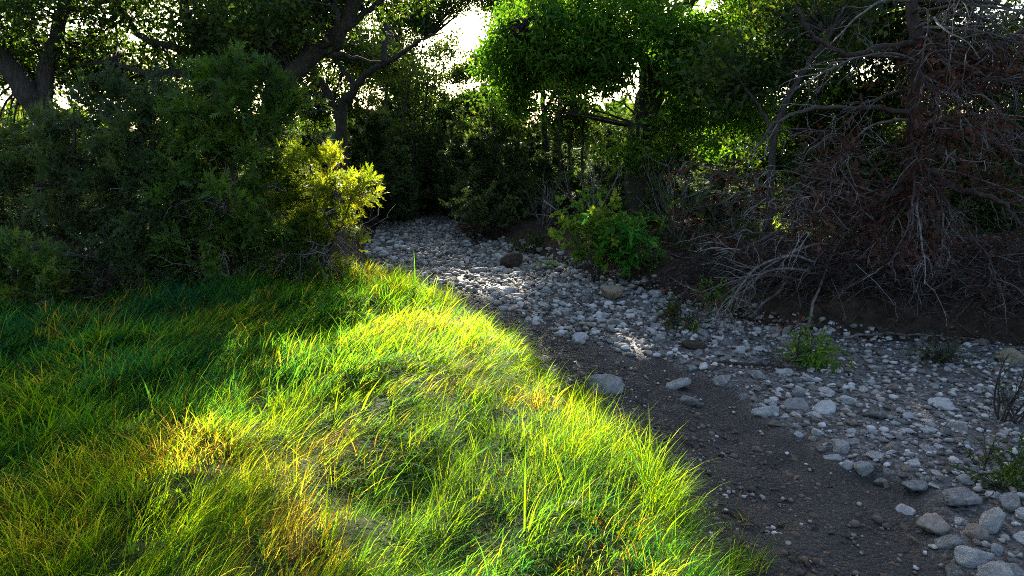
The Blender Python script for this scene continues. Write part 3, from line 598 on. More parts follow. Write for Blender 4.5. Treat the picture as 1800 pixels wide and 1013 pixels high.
n = 30; i3 = rng.integers(3, 15, n); o = np.where((rng.random(n) < .5)[:, None], limbs[3][0][i3], tr[(2 + 8 * rng.random(n)).astype(int)])
az = np.pi + rng.normal(size=n) * .45 + .35; G = grow(o, np.stack([np.cos(az), np.sin(az), .12 + .25 * rng.random(n)], -1), 1.7 + 1.5 * rng.random(n), 15, .11, -.045)
G[..., 2] = np.maximum(G[..., 2], height(G[..., 0], G[..., 1]) + .05)
for g_ in G: limbs.append((g_, np.linspace(.024, .007, 16)))
for L, rad in limbs:
    mb = MB(); tubes(mb, L, rad, 6, a=rng.random() * .4, rough=.06); lo = mb.build('limb', M['dead_wood'] if rad[0] < .06 else M['bark_dark'], root)
    mb = MB(); o1, d1, _, _ = kids(L[None], 11, .2, 1, .75, .25); S1 = grow(o1, d1, .25 + .6 * rng.random(len(o1)), 6, .16, -.08)
    tubes(mb, S1, np.linspace(.0085, .003, 7)[None].repeat(len(S1), 0), 4, a=rng.random(len(S1)))
    o2, d2, _, _ = kids(S1, 4, .25, 1, .7, .25); S2 = grow(o2, d2, .10 + .25 * rng.random(len(o2)), 4, .2, -.05)
    S2[..., 2] = np.maximum(S2[..., 2], height(S2[..., 0], S2[..., 1]) + .01)
    tubes(mb, S2, np.linspace(.0044, .002, 5)[None].repeat(len(S2), 0), 3, a=rng.random(len(S2)))
    tag(mb.build('twig', M['dead_wood'], lo), kind='stuff')
mb = MB(); pool = np.concatenate([l for l, _ in limbs[6:]]); pk = pool[rng.integers(0, len(pool), 800)]; pk = pk[vnoise(pk[:, 0] * 1.5, pk[:, 2] * 1.5, 3) > .42]
pos = np.repeat(pk, 16, 0) + rng.normal(size=(len(pk) * 16, 3)) * np.array([.2, .2, .13])
sel = rng.integers(0, 3, len(pos))
for q in range(3):
    k = sel == q; place(mb, *FRONDS[q], pos[k], rng.normal(size=(k.sum(), 3)) + np.array([0, 0, -.5]), rng.normal(size=(k.sum(), 3)), .13 * (.6 + .8 * rng.random(k.sum())), rng.random(k.sum()))
tag(mb.build('dead_foliage', M['dead_needle'], root, smooth=False), kind='stuff')

# ------------------------------------------------------------------ bare shrubs, bushes, weeds
def bare_shrub(label, px, py, h, n, spread, Y=None, mat='dead_wood'):
    b = ground_at(px, py) if Y is None else gb(px, Y)
    r = thing('bare_shrub', label, 'shrub', b, 'bare grey shrubs on the right bank')
    for i in range(n):
        a = rng.uniform(0, 6.28); d = np.array([[math.cos(a) * spread, math.sin(a) * spread, 1]])
        S = grow(b[None] + rng.normal(size=(1, 3)) * [.05, .05, 0] + [0, 0, -.03], d, h * (.6 + .5 * rng.random()), 10, .10, .02)
        mb = MB(); tubes(mb, S, np.linspace(.014, .005, 11)[None], 5, a=rng.random())
        o1, d1, _, _ = kids(S, 6, .3, 1, .5); T1 = grow(o1, d1, h * (.12 + .28 * rng.random(len(o1))), 6, .14, .03)
        tubes(mb, T1, np.linspace(.006, .002, 7)[None].repeat(len(T1), 0), 4, a=rng.random(len(T1)))
        mb.build('stem', M[mat], r)
bare_shrub('fan shaped bare grey shrub beside the dark rock, left of the leafy bush', 955, 402, 1.5, 16, .55)
bare_shrub('tall bare grey shrub straight behind the leafy bush', 1035, 420, 2.4, 14, .35)
bare_shrub('bare whitish shrub with many thin stems just right of the leafy bush', 1190, 425, 2.1, 20, .45)
bare_shrub('small bare tangle in deep shade right of the whitish bare shrub', 1290, 415, 1.3, 12, .7)

def bush(label, px, py, h, w, mat, size, nleaf, tmpl, stems=14, name='leafy_bush', fill=900, fillmat='bush_fill', group=None, Y=None, cat='bush'):
    b = ground_at(px, py) if Y is None else gb(px, Y)
    r = thing(name, label, cat, b, group)
    a = rng.uniform(0, 6.28, stems); d = np.stack([np.cos(a) * w * .55 / h, np.sin(a) * w * .5 / h, np.ones(stems)], -1)
    S = grow(b[None].repeat(stems, 0) + rng.normal(size=(stems, 3)) * [.06, .06, 0], d, h * (.5 + .6 * rng.random(stems)), 9, .12, -.01)
    for q in range(stems):
        mb = MB(); tubes(mb, S[q:q + 1], np.linspace(.012, .004, 10)[None], 5, a=rng.random()); mb.build('stem', M['bark'], r)
    o1, d1, _, _ = kids(S, 7, .25, 1, .7); T1 = grow(o1, d1, .15 + .25 * w * rng.random(len(o1)), 5, .15, -.03)
    mb = MB(); tubes(mb, T1, np.linspace(.005, .002, 6)[None].repeat(len(T1), 0), 3); tag(mb.build('twig', M['bark'], r), kind='stuff')
    o2, d2, _, _ = kids(T1, max(2, int((nleaf + fill) / len(T1)) + 1), .2, 1.05, .8); k = rng.permutation(len(o2)); o2, d2 = o2[k], d2[k]
    nl = norm(rng.normal(size=o2.shape) * .5 + np.array([0, -.35, 1])); d2 = norm(d2 + np.array([0, 0, -.25]))
    if nleaf:
        me = None
        order = np.argsort(o2[:, 1] - .3 * rng.random(len(o2)))[:nleaf]
        for q in order:
            if me is None:
                mb = MB(); mb.add(tmpl[0], T=tmpl[1]); o_ = mb.build('leaf', M[mat], r); o_.data.transform(__import__('mathutils').Matrix.Translation(Vector(ORIG[r.name]))); me = o_.data
            else:
                o_ = bpy.data.objects.new('leaf', me); col.objects.link(o_); o_.parent = r
            f = Vector(d2[q]); up = Vector(nl[q]); y_ = up.cross(f).normalized(); z_ = f.cross(y_)
            mt = __import__('mathutils').Matrix((f, y_, z_)).transposed()
            o_.location = tuple(o2[q] - b); o_.rotation_mode = 'QUATERNION'; o_.rotation_quaternion = mt.to_quaternion(); sz = size * (.65 + .6 * rng.random()); o_.scale = (sz, sz, sz)
        o2, d2, nl = np.delete(o2, order, 0), np.delete(d2, order, 0), np.delete(nl, order, 0)
    o2, d2, nl = o2[:fill], d2[:fill], nl[:fill]
    if len(o2):
        mb = MB(); place(mb, *tmpl, o2, d2, nl, size * (.6 + .6 * rng.random(len(o2))), rng.random(len(o2))); tag(mb.build('foliage', M[fillmat], r, smooth=False), kind='stuff')
    return r
bush('bright yellow green leafy bush catching light beside the creek stones', 1045, 500, 2.2, 1.5, 'bush_leaf_sun_tint', .17, 270, LEAF, 16, fill=1000)
bush('deep green bush with long leaves right behind the yellow green one', 1110, 497, 1.65, 1.35, 'bush_leaf', .26, 260, LONGLEAF, 16, fill=420, fillmat='bush_fill')
bush('pale leaved shrub on the bend at the far end of the stones', 745, 378, 1.0, 2.4, 'x', .16, 0, LEAF, 14, name='shrub', fill=1200, fillmat='pale_leaf', cat='shrub')
bush('grey green shrub bulging over the stones at the right of the bend', 860, 405, 2.0, 2.2, 'x', .15, 0, LEAF, 16, name='shrub', fill=2600, fillmat='pale_leaf', cat='shrub')
bush('brownish twiggy shrub at the water line below the grey green shrub', 845, 425, 1.0, 2.2, 'x', .10, 0, LEAF, 18, name='shrub', fill=700, fillmat='dead_needle', cat='shrub')
bush('low bushy dark shrub between the dark rock and the bare fan shrub', 930, 425, .8, 1.6, 'x', .10, 0, LEAF, 14, name='shrub', fill=900, fillmat='oak_leaf', cat='shrub')
bush('fern like green weed growing at the edge of the dead brush', 1262, 552, .55, .6, 'x', .14, 0, LONGLEAF, 8, name='weed', fill=220, fillmat='bush_fill', cat='weed')
bush('small dark green weed between stones below the tan block', 1190, 572, .35, .7, 'x', .09, 0, LEAF, 8, name='weed', fill=300, fillmat='oak_leaf', cat='weed')
bush('leafy green weed below the dead juniper twigs by the fallen sticks', 1405, 640, .45, .75, 'x', .12, 0, LONGLEAF, 10, name='weed', fill=260, fillmat='bush_fill', cat='weed')
bush('low clump of green weeds on the gravel at the right border', 1750, 845, .2, 1.0, 'x', .05, 0, LEAF, 12, name='weed', fill=700, fillmat='oak_leaf', cat='weed')
bush('single rusty red dry stalk standing beside the fallen sticks', 1386, 598, .38, .12, 'x', .10, 0, LONGLEAF, 3, name='dry_stalk', fill=40, fillmat='rust_leaf', cat='weed')
bush('dusty dark twiggy weed on the pale gravel near the right border', 1660, 640, .4, .9, 'x', .05, 0, LEAF, 18, name='weed', fill=350, fillmat='juniper_dark', cat='weed')
bush('thin dark dry weed standing on the pale gravel at the right border', 1765, 745, .7, .5, 'x', .04, 0, LEAF, 9, name='weed', fill=160, fillmat='juniper_dark', cat='weed')

# ------------------------------------------------------------------ stones
def ico(sub):
    import bmesh
    bm = bmesh.new(); bmesh.ops.create_icosphere(bm, subdivisions=sub, radius=1.0)
    V = np.array([v.co[:] for v in bm.verts]); T = np.array([[l.vert.index for l in f.loops] for f in bm.faces]); bm.free(); return V, T
def rock(sub, seed, planes=12, soft=.18, rough=.03):
    g = np.random.default_rng(seed); V, T = ico(sub); n = norm(g.normal(size=(planes, 3))); off = .55 + .42 * g.random(planes)
    q = V @ n.T; r = np.where(q > .05, off[None] / np.maximum(q, .05), 9).min(1); r = np.minimum(r, 1.25); r = r * (1 - soft) + soft
    r = r * (1 + rough * (2 * fbm(V[:, 0] * 2 + 7 * seed, V[:, 1] * 2 + V[:, 2] * 1.7, 1.6, 4, seed) - 1) * 2); r = r / np.abs(V * r[:, None]).max()
    return V * r[:, None], T
ROCKS = [rock(4, 100 + i, 7 + i % 4, 0, .07) for i in range(14)] + [rock(4, 505, 9, .18, .09)]
rock_me = []
for V, T in ROCKS:
    mb = MB(); mb.add(V, T=T, a=.5); o = mb.build('stone_source', M['stone']); rock_me.append(o.data); bpy.data.objects.remove(o)
_tint = {}
def tinted(shape, mat):
    if (shape, mat) not in _tint:
        m_ = rock_me[shape].copy(); m_.materials[0] = M[mat]; _tint[(shape, mat)] = m_
    return _tint[(shape, mat)]
def stone(name, label, px, py, w, asp=(1, .8, .6), mat=None, shape=0, rz=None, sink=.3, group=None, p=None, tilt=.15):
    b = ground_at(px, py) if p is None else p
    me = rock_me[shape % len(rock_me)]
    if mat: 
        me = tinted(shape % len(rock_me), mat)
    o = bpy.data.objects.new(name, me); col.objects.link(o); s_ = w / 2
    o.scale = (s_ * asp[0], s_ * asp[1], s_ * asp[2]); o.location = (b[0], b[1], b[2] + s_ * asp[2] * (1 - 2 * sink) * .8)
    o.rotation_euler = (rng.normal() * tilt, rng.normal() * tilt, rng.random() * 6.28 if rz is None else rz)
    return tag(o, label, 'stone', group)
taken = []
def named(label, px, pyb, wpx, asp, **k):
    b = ground_at(px, pyb); w = wpx / FOC * np.hypot(b[1], CAM_H - b[2]); taken.append((b[0], b[1], w * .55))
    return stone(k.pop('name', 'stone'), label, px, pyb, w, asp, **k)
named('large smooth grey boulder at the grass edge beside the mud', 1060, 686, 84, (1, .75, .56), shape=14, rz=.2, name='boulder', tilt=.05, sink=.25)
named('squarish tan block at the foot of the leafy bushes', 1074, 524, 50, (1, .8, .85), mat='stone_tan', shape=5, rz=.1, tilt=.05, sink=.2, name='boulder')
named('dark pitted brown rock alone on the grey stones left of the leafy bushes', 903, 470, 48, (1, .8, .75), mat='stone_dark', shape=7, rz=0, sink=.2, name='boulder')
named('dark brown rock on the stones below the fern like weed', 1217, 610, 50, (1, .8, .5), mat='stone_dark', shape=9, rz=.3)
named('tan boulder at the right border below the dead twigs', 1778, 634, 58, (1, .8, .6), mat='stone_tan', shape=1, rz=.1, name='boulder')
named('pale flat topped stone on the near edge of the gravel above the mud', 1402, 716, 50, (1, .8, .6), shape=2, rz=.2)
named('upright grey stone lying alone in the mud by the gravel edge', 1475, 790, 42, (1, .8, .75), shape=4, rz=.8)
named('small rounded grey stone in the mud below the large boulder', 1213, 710, 36, (1, .9, .7), shape=6, rz=.2)
named('whitish stone on top of the cobbles by the fallen sticks', 1333, 664, 46, (1, .7, .55), shape=8, rz=-.3)
named('grey slab lying flat in the far stones left of the dark pitted rock', 838, 478, 42, (1, .6, .4), shape=10, rz=.1)
named('tan flat stone in the far stones near the bright grass tips', 748, 478, 30, (1, .6, .4), mat='stone_tan', shape=11, rz=.1)
named('wide grey ledge stone beside the lower right border of the mud', 1685, 885, 85, (1, .7, .45), shape=12, rz=.3)
named('grey stone at the bottom right with its lower neighbour touching it', 1668, 958, 50, (1, .8, .6), shape=13, rz=.1)
named('layered grey stone lowest at the bottom right corner', 1712, 985, 66, (1, .8, .6), shape=0, rz=.2)
named('pale stone cut by the bottom edge at the right corner', 1775, 1010, 60, (1, .8, .55), shape=2, rz=.2)
named('grey stone leaning at the right border above the corner stones', 1778, 890, 58, (1, .7, .6), shape=3, rz=.5)
named('flat grey stone at the near end of the gravel above the ledge stone', 1605, 858, 52, (1, .7, .5), shape=5, rz=.1)
named('rounded stone standing at the gravel rim left of the flat grey stone', 1517, 830, 34, (1, .9, .9), shape=6, rz=.9)
named('pale slab in the grey stones right of the tan block', 1160, 556, 48, (1, .7, .35), shape=8, rz=.1)
named('long pinkish grey stone in the middle of the creek stones', 1190, 680, 52, (1, .7, .5), shape=9, rz=.1)
named('flat limestone half hidden in the grass at the bottom', 1000, 893, 46, (1, .7, .45), shape=10, rz=.2)
named('pale limestone in the grass near the muddy bank at the bottom', 1170, 940, 38, (1, .8, .5), shape=11, rz=.2)
taken = np.array(taken)
rt = rng.random(150) * (len(rim_l) - 2.001); ri = rt.astype(int); rf = (rt - ri)[:, None]; rp = rim_l[ri] * (1 - rf) + rim_l[ri + 1] * rf
rp = rp + rng.normal(size=rp.shape) * [26, 13] + np.array([26, -6]) * np.abs(rng.normal(size=(150, 1)))
rimstones = []
for q in range(150):
    b = ground_at(*rp[q]); w = np.exp(rng.normal(3.4, .36)) * (.65 + .5 * (rp[q, 1] - 600) / 400) / FOC * np.hypot(b[1], CAM_H - b[2])
    if len(taken_ := [t_ for t_ in taken if (t_[0] - b[0]) ** 2 + (t_[1] - b[1]) ** 2 < (.85 * t_[2] + .42 * w) ** 2]): continue
    taken = np.vstack([taken, [b[0], b[1], w * .55]])
    stone('stone', 'rough cobble in the ragged row along the rim of the mud', 0, 0, w, (1, .65 + .3 * rng.random(), .55 + .3 * rng.random()), shape=int(rng.integers(14)), mat=[None, None, 'stone_pale', 'stone_warm'][int(rng.integers(4))], p=b, group='cobbles along the rim of the mud', sink=.40); rimstones.append(q)
# the rest: sizes over the bed; the 270 that show largest are stones of their own, the others one mass of pebbles
n = 46000; y = 2.2 + 27 * rng.random(n) ** 1.25; x = xl(y) + (xr(y) - xl(y)) * rng.uniform(.0, 1.05, n)
mud_ = mudness(x, y); sz = np.exp(rng.normal(-3.15, .6, n)) * .95
rim = np.exp(-((mud_ - .4) / .28) ** 2); sz = sz * (1 + 1.3 * rim * (rng.random(n) < .35) * (y < 11))
far = y > 10.5; sz = np.where(far, sz * (1.2 + .8 * rng.random(n)) * np.where(rng.random(n) < .15, 1.6, 1), sz); sz = np.where(~far & (mud_ < .5), sz * 1.15, sz); bar = (mud_ < .3) & (y < 9.5) & ~far
keepp = np.where(far & (mud_ < .5), .55, np.where(mud_ > .55, .06 + .16 * sstep(7, 9.5, y) + .45 * np.clip(1.1 - (x - xl(y)), 0, 1) * (y > 4.5), .75)); ok = rng.random(n) < keepp
sz = np.where(mud_ > .6, np.minimum(sz, .055), sz); sz = np.clip(sz * np.where(~far & (mud_ < .5) & (rng.random(n) < .4), 1.35, 1), .022, .34)
ok &= (((x[:, None] - taken[None, :, 0]) ** 2 + (y[:, None] - taken[None, :, 1]) ** 2) > (taken[None, :, 2]) ** 2).all(1)
x, y, sz, mud_ = x[ok], y[ok], sz[ok], mud_[ok]
px, py = pix(np.stack([x, y, height(x, y)], -1)); vis = (px > -20) & (px < 1820) & (py < 1040)
score = np.where(vis, sz / np.hypot(y, 2.5), 0); order = np.argsort(-score)
# thin out stones that would sit inside one another
chosen = []; cx = np.array([0.0]); used = np.zeros(len(x), bool)
px_, py_, ps_ = [], [], []
for i in order[:1500]:
    if len(chosen) >= 275 - len(rimstones): break
    if px_:
        if ((np.array(px_) - x[i]) ** 2 + (np.array(py_) - y[i]) ** 2 < (.42 * (np.array(ps_) + sz[i])) ** 2).any(): used[i] = True; continue
    chosen.append(i); used[i] = True; px_.append(x[i]); py_.append(y[i]); ps_.append(sz[i])
for i in chosen:
    P = np.array([x[i], y[i], H1(x[i], y[i])]); zone = 'far' if y[i] > 10.5 else ('mid' if y[i] > 7.8 else ('mud' if mud_[i] > .5 else 'bar'))
    lab, gr = {'far': ('limestone cobble among many in the far stretch of the creek', 'cobbles of the far stretch'), 'mid': ('cobble among the stones in the middle stretch of the creek', 'cobbles of the middle stretch'),
               'mud': ('stone sunk in the damp mud of the near channel', 'stones in the mud'), 'bar': ('limestone cobble on the near gravel bar beside the mud', 'cobbles of the near gravel bar')}[zone]
    stone('stone', lab, 0, 0, sz[i], (1, .65 + .3 * rng.random(), (.26 if zone == 'far' else .34) + .3 * rng.random()), shape=int(rng.integers(14)), mat=([None, None, 'stone_pale', 'stone_warm'] if zone in ('far', 'mid') else [None, 'stone_pale', 'stone_pale', 'stone_warm'])[int(rng.integers(4))], p=P, group=gr, sink=.34)
rest = ~used & (sz / np.hypot(y, 2.2) > .0023) & (px > -350) & (px < 2150); x, y, sz = x[rest], y[rest], sz[rest]
P = np.stack([x, y, height(x, y) + sz * .17], -1); nf = norm(rng.normal(size=P.shape) * .25 + np.array([0, 0, 1])); dist = np.hypot(y, 2)
small = (sz / dist < .013); mb = MB()
lo = [rock(1, 300 + i, 9, .1, .0) for i in range(5)]; hi = [rock(2, 320 + i, 10, .15, .02) for i in range(5)]
sel = rng.integers(0, 5, len(x)); rn = rng.random(len(x))
for fl, kinds in ((True, lo), (False, hi)):
    for q in range(5):
        k = (sel == q) & (small == fl); V, T = kinds[q]; V = V * np.array([1, .8, .55]) * .5
        place(mb, V, T, P[k], rng.normal(size=(k.sum(), 3)) * np.array([1, 1, .1]), nf[k], sz[k], rn[k])
print('pebbles', len(x), small.sum())
tag(mb.build('gravel', M['pebble'], smooth=False), 'pale gravel and small stones strewn over the creek bed', 'gravel', kind='stuff')

n = 2600; y = 3.0 + 9 * rng.random(n); x = xl(y) + .1 + 1.5 * rng.random(n) ** 1.4; z = height(x, y); P = np.stack([x, y, z + .004], -1); mb = MB(); V, T = rock(1, 400, 9, .1, 0)
place(mb, V * np.array([1, .8, .6]) * .5, T, P, rng.normal(size=P.shape) * np.array([1, 1, .1]), norm(rng.normal(size=P.shape) * .3 + np.array([0, 0, 1])), np.exp(rng.normal(-3.2, .45, n)), rng.random(n))
tag(mb.build('dirt_clods', M['clod']), 'crumbled brown dirt clods along the foot of the grass bank', 'dirt', kind='stuff')
# ------------------------------------------------------------------ fallen branches
def stick(label, pts, r, group=None, mat='brush_wood', sub=8):
    P3 = [ground_at(a, b) + np.array([0, 0, dz]) for a, b, dz in pts]
    L = spline(P3, 16, .012); o = MB(); tubes(o, L, np.linspace(r, r * .35, 16), 6, a=.4, rough=.08)
    root = thing('fallen_branch', label, 'branch', P3[0], group); o.build('stem', M[mat], root)
    mb = MB(); o1, d1, _, _ = kids(L[None], sub, .2, 1, .7, up=.6); S1 = grow(o1, d1, .1 + .3 * rng.random(sub), 5, .2)
    tubes(mb, S1, np.linspace(r * .35, .002, 6)[None].repeat(sub, 0), 4); tag(mb.build('twig', M[mat], root), kind='stuff')
stick('thin curved fallen stick lying from the gravel up to the green weed', [(1345, 655, .03), (1400, 640, .12), (1450, 610, .25), (1470, 590, .3)], .014)
stick('short fallen stick crossing the curved one on the gravel', [(1340, 622, .04), (1365, 640, .06), (1385, 655, .03)], .012, sub=3)
stick('fallen branch arching over the brush right of the leafy bushes', [(1200, 505, .05), (1270, 500, .35), (1340, 495, .3), (1400, 500, .2)], .028)
stick('broken branch lying low in front of the dark shade', [(1320, 540, .12), (1360, 520, .3), (1410, 508, .4), (1450, 505, .35)], .03)
stick('long fallen branch slanting up towards the dead juniper trunk', [(1420, 545, .05), (1450, 510, .4), (1490, 480, .8), (1560, 455, 1.3)], .026, sub=14)
stick('dark fallen branch along the foot of the dead brush', [(1480, 600, .05), (1560, 597, .12), (1650, 592, .1), (1740, 596, .05)], .022, sub=12)
stick('thin stick on the soil beside the tan block', [(1110, 512, .05), (1150, 505, .15), (1200, 520, .05)], .015, sub=5)
stick('dark rotten branch on the gravel below the green weed', [(1270, 640, .03), (1340, 648, .05), (1410, 655, .04)], .025, mat='bark_dark', sub=4)
stick('dark thin branch half sunk in the near mud', [(1255, 900, .02), (1300, 915, .03), (1350, 940, .02)], .012, mat='bark_dark', sub=4)
# tangle of dead brush under the twigs
n = 9000; x = rng.uniform(2, 12, n); y = rng.uniform(8.5, 17, n); d_ = (x - xr(y)) / np.sqrt(1 + ((xr(y + .3) - xr(y - .3)) / .6) ** 2); k = (d_ > -.25) & (rng.random(n) < np.where(d_ < 0, .3, 1)); yb = rng.uniform(3, 14, 700); xb_ = xl(yb) + (xr(yb) - xl(yb)) * rng.random(700); x, y = np.concatenate([x[k], xb_]), np.concatenate([y[k], yb])
pos = np.stack([x, y, height(x, y) + .012 + .03 * rng.random(len(x))], -1); mb = MB()
place(mb, *LEAF, pos, rng.normal(size=pos.shape) * np.array([1, 1, .3]), rng.normal(size=pos.shape) * .5 + np.array([0, 0, 1]), .05 + .09 * rng.random(len(pos)), rng.random(len(pos)))
tag(mb.build('leaf_litter', M['litter'], smooth=False), 'brown leaf litter on the soil of the right bank', 'leaf litter', kind='stuff')
mb = MB(); nb = 760; u = rng.random(nb); bx = 3.4 + 5.8 * u; by = np.interp(bx, [3.4, 5, 7, 9.2], [13.0, 11.1, 10.3, 10.2]) + np.abs(rng.normal(size=nb)) * np.where(rng.random(nb) < .5, 1.1, .4) - .5
o = np.stack([bx, by, height(bx, by) + .02 + .5 * rng.random(nb) ** 1.6], -1); d = rng.normal(size=o.shape) * np.array([1, .8, .45]) + np.array([-.3, -.2, .1])
S = grow(o, d, .5 + .9 * rng.random(nb), 8, .18, -.03); S[..., 2] = np.maximum(S[..., 2], height(S[..., 0], S[..., 1]) + .015)
tubes(mb, S, np.linspace(.010, .0035, 9)[None].repeat(nb, 0), 3, a=rng.random(nb))
o1, d1, _, _ = kids(S, 5, .2, 1, .7); S1 = grow(o1, d1, .1 + .25 * rng.random(len(o1)), 4, .2); tubes(mb, S1, np.linspace(.004, .002, 5)[None].repeat(len(S1), 0), 3, a=rng.random(len(S1)))
tag(mb.build('brush', M['brush_wood']), 'tangle of fallen dead twigs along the right bank', 'dead brush', kind='stuff')

# ------------------------------------------------------------------ grass
def blades(mb, pos, phi, length, width, a0, a1, seg, rn, twist):
    m = len(pos); t = np.linspace(0, 1, seg + 1); st = length / seg
    d = np.stack([np.cos(phi), np.sin(phi), 0 * phi], -1); side = np.stack([-np.sin(phi + twist), np.cos(phi + twist), 0 * phi], -1)
    P = [pos]
    for i in range(seg):
        an = np.minimum(a0 + a1 * (i + .5) / seg, 2.6); P.append(P[-1] + st[:, None] * (np.sin(an)[:, None] * d + np.cos(an)[:, None] * np.array([0, 0, 1])))
    P = np.stack(P, 1); w = width[:, None] * (1 - t[None] ** 1.6) * .5; V = np.empty((m, 2 * seg + 1, 3))
    for i in range(seg):
        V[:, 2 * i] = P[:, i] - side * w[:, i:i + 1]; V[:, 2 * i + 1] = P[:, i] + side * w[:, i:i + 1]
    V[:, 2 * seg] = P[:, seg]; k = 2 * seg + 1
    q = np.array([[2 * i, 2 * i + 1, 2 * i + 3, 2 * i + 2] for i in range(seg - 1)]); T = np.array([[2 * seg - 2, 2 * seg - 1, 2 * seg]])
    off = (np.arange(m) * k)[:, None, None]
    mb.add(V, T=(T[None] + off).reshape(-1, 3), Q=(q[None] + off).reshape(-1, 4), a=np.repeat(rn, k))
DRY = [(on(60, 930, .1), .30, .6), (on(330, 765, .1), .35, .35), (on(240, 745, .1), .3, .25), (on(540, 880, .1), .25, .5), (on(545, 760, .1), .35, .25), (on(530, 950, .1), .3, .5), (on(940, 720, .1), .3, .35), (on(120, 640, .1), .6, .3)]
def sward(mb, x, y, per, seg, hmul=1.0, dry=0.0, wmul=1.0, straight=0.0):
    x0 = np.repeat(x, per); y0 = np.repeat(y, per); n = len(x0)
    tp = np.repeat(rng.normal(size=len(x)), per); tl = np.repeat(rng.random(len(x)), per)
    sp = .045; ra = rng.random(n) * 6.283; rr = sp * np.sqrt(-np.log(1 - .98 * rng.random(n)))
    bx = x0 + rr * np.cos(ra); by = y0 + rr * np.sin(ra); bz = height(bx, by) - .01
    f1 = fbm(bx, by, .6, 2, 90); f2 = fbm(bx, by, 1.6, 3, 93); f3 = fbm(bx, by, .8, 2, 130)
    flow = R(-15) + (f1 - .5) * 5.0 + .5 * tp
    # each tuft splays outwards, and all tufts lie over with the flow
    wf = .5 + 1.2 * f3; vx = np.cos(flow) * wf + .75 * np.cos(ra) + .35 * rng.normal(size=n); vy = np.sin(flow) * wf + .75 * np.sin(ra) + .35 * rng.normal(size=n)
    phi = np.arctan2(vy, vx)
    L = (.14 + .44 * f2) * (.45 + .75 * rng.random(n)) * (.7 + .6 * tl) * hmul
    a0 = np.clip(.10 + .25 * np.abs(rng.normal(size=n)) + .9 * (f3 - .42), .02, 1.0) * (1 - straight); a1 = (.7 + 2.0 * rng.random(n) ** 1.3) * (1 - .6 * straight)
    dist = np.hypot(bx, by); wd = (.0032 + .0052 * rng.random(n) ** 1.5) * np.clip(dist / 5.0, .85, 2.2) * wmul
    g0 = fbm(bx, by, .8, 3, 97); dryp = sstep(.56, .70, fbm(bx, by, .9, 3, 101)) * .42 + .05 + dry
    for c_, w_, a_ in DRY: dryp = dryp + a_ * np.exp(-((bx - c_[0]) ** 2 + (by - c_[1]) ** 2) / w_ ** 2)
    rn = np.clip(.02 + .62 * g0 + .09 * rng.normal(size=n) + .14 * tp - .16 * sstep(-1.8, -4.0, bx) * sstep(5.4, 7.5, by), 0, .70)  # far left blades pushed towards teal: bluish shade put into the blade colour
    isd = rng.random(n) < dryp; rn = np.where(isd, .76 + .24 * rng.random(n) ** .9, rn); L = np.where(isd & (rn > .9), L * .6, L)
    blades(mb, np.stack([bx, by, bz], -1), phi, L, wd, a0, a1, seg, rn, rng.normal(size=n) * .7)
mb = MB()
BLD = ground_at(1060, 686); n = 33000; y = 1.8 + 11.8 * rng.random(n) ** 1.05; x = rng.uniform(-12.5, 2.2, n)
edge = xl(y) + .5 * (fbm(x, y, 2.2, 3, 140) - .55)
ok = (x < edge) & (np.abs(x) < .80 * y + 1.6) & (y < 13.3) & ~((x < -3.0) & (y > 11.0 + .8 * fbm(x, y, 1, 2, 3)))
ok &= ~((x > BLD[0] - .42 - .25 * (BLD[1] - y) * 0) & (y < BLD[1] + .25) & (y > BLD[1] - 1.5))
ok &= (fbm(x, y, 2.3, 3, 120) > .43) | (rng.random(n) < .3)
x, y = x[ok], y[ok]; print('tufts', len(x)); dist = np.hypot(x, y); near = dist < 6.5
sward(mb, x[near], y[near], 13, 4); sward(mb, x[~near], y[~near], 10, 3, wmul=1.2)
# taller tufts hanging over the bank edge, in ragged groups
ye = rng.uniform(2.2, 13, 900); xe = xl(ye) - .30 * rng.random(900) + .05; kx = (np.abs(ye - BLD[1] + .6) > .85) & (fbm(xe, ye, 1.8, 2, 150) > .42); xe, ye = xe[kx], ye[kx]; sward(mb, xe, ye, 12, 5, 1.25, straight=.35, wmul=1.15)
n = 70; ys = rng.uniform(2.4, 11, n); xs = xl(ys) + .05 + .5 * rng.random(n) ** 1.6; sward(mb, xs, ys, 7, 4, .6)
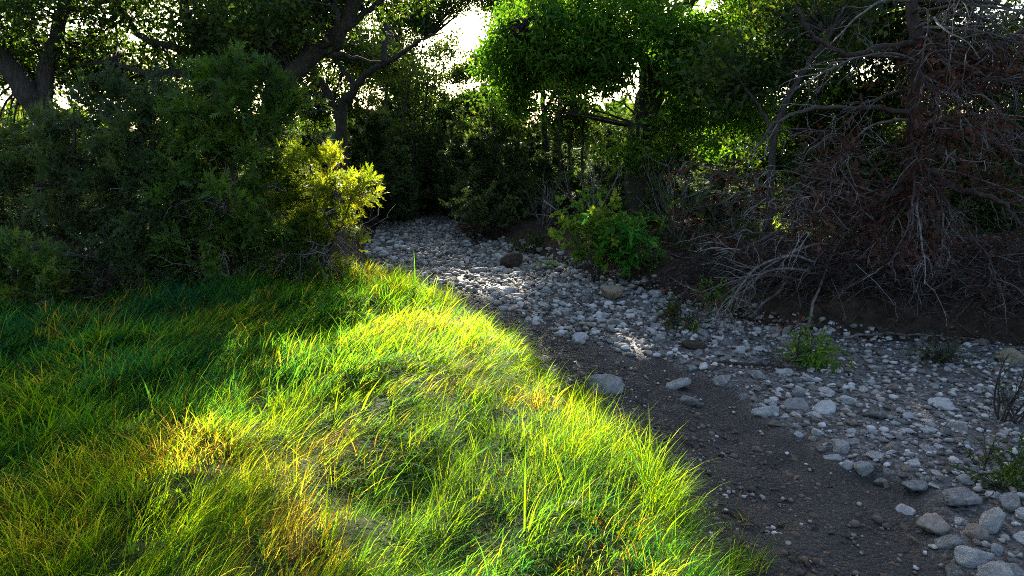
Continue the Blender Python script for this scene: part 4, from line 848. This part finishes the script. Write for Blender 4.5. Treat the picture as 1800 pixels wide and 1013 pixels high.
# short undergrowth between the tufts
n = 6000; ys = 1.8 + 8.0 * rng.random(n); xs = rng.uniform(-7, 2.2, n); k = (xs < xl(ys) - .05) & (np.abs(xs) < .80 * ys + 1.0) & ~((xs > BLD[0] - .42) & (ys < BLD[1] + .25) & (ys > BLD[1] - 1.5)); sward(mb, xs[k], ys[k], 6, 2, .42, dry=.0, wmul=1.2)
# scattered tall stalks and broad blades
k = rng.random(len(x)) < .035; sward(mb, x[k], y[k], 5, 5, 1.5, wmul=1.7, straight=.3)
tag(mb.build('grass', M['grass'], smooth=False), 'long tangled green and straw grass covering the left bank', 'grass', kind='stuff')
mb = MB(); c = gb(1405, 15.2); n = 260; x = c[0] + rng.normal(size=n) * .65; y = c[1] + rng.normal(size=n) * .9; sward(mb, x, y, 9, 4, .9, wmul=1.4)
c = gb(1510, 14.0); n = 160; x = c[0] + rng.normal(size=n) * .4; y = c[1] + rng.normal(size=n) * .5; sward(mb, x, y, 9, 4, .8, wmul=1.4)
tag(mb.build('grass', M['grass'], smooth=False), 'patch of green grass in the shade behind the dead juniper limbs', 'grass', kind='stuff')
def clump(label, px, py, n, rad, h):
    c = ground_at(px, py); m_ = MB(); x = c[0] + rng.normal(size=n) * rad; y = c[1] + rng.normal(size=n) * rad; sward(m_, x, y, 8, 4, h, straight=.4)
    tag(m_.build('grass_clump', M['grass'], origin=c, smooth=False), label, 'grass clump')
clump('small grass clump on the stones left of the leafy bushes', 962, 470, 26, .16, .9)
clump('grass tuft beside the leafy weed by the fallen sticks', 1440, 640, 30, .14, .7)
clump('sparse grass tuft on the bank at the bottom next to the mud', 1300, 1000, 20, .08, 1.0)
clump('grass tuft among the stones at the right border', 1790, 850, 26, .11, .6)
clump('grass tuft at the foot of the weed on the stones', 1215, 580, 18, .12, .6)
print('tris', sum(sum(len(p.vertices) - 2 for p in []) for _ in [0]), 'objects', len(bpy.data.objects))
print("TRIS", sum(len(m.loops) - 2 * len(m.polygons) for m in bpy.data.meshes))
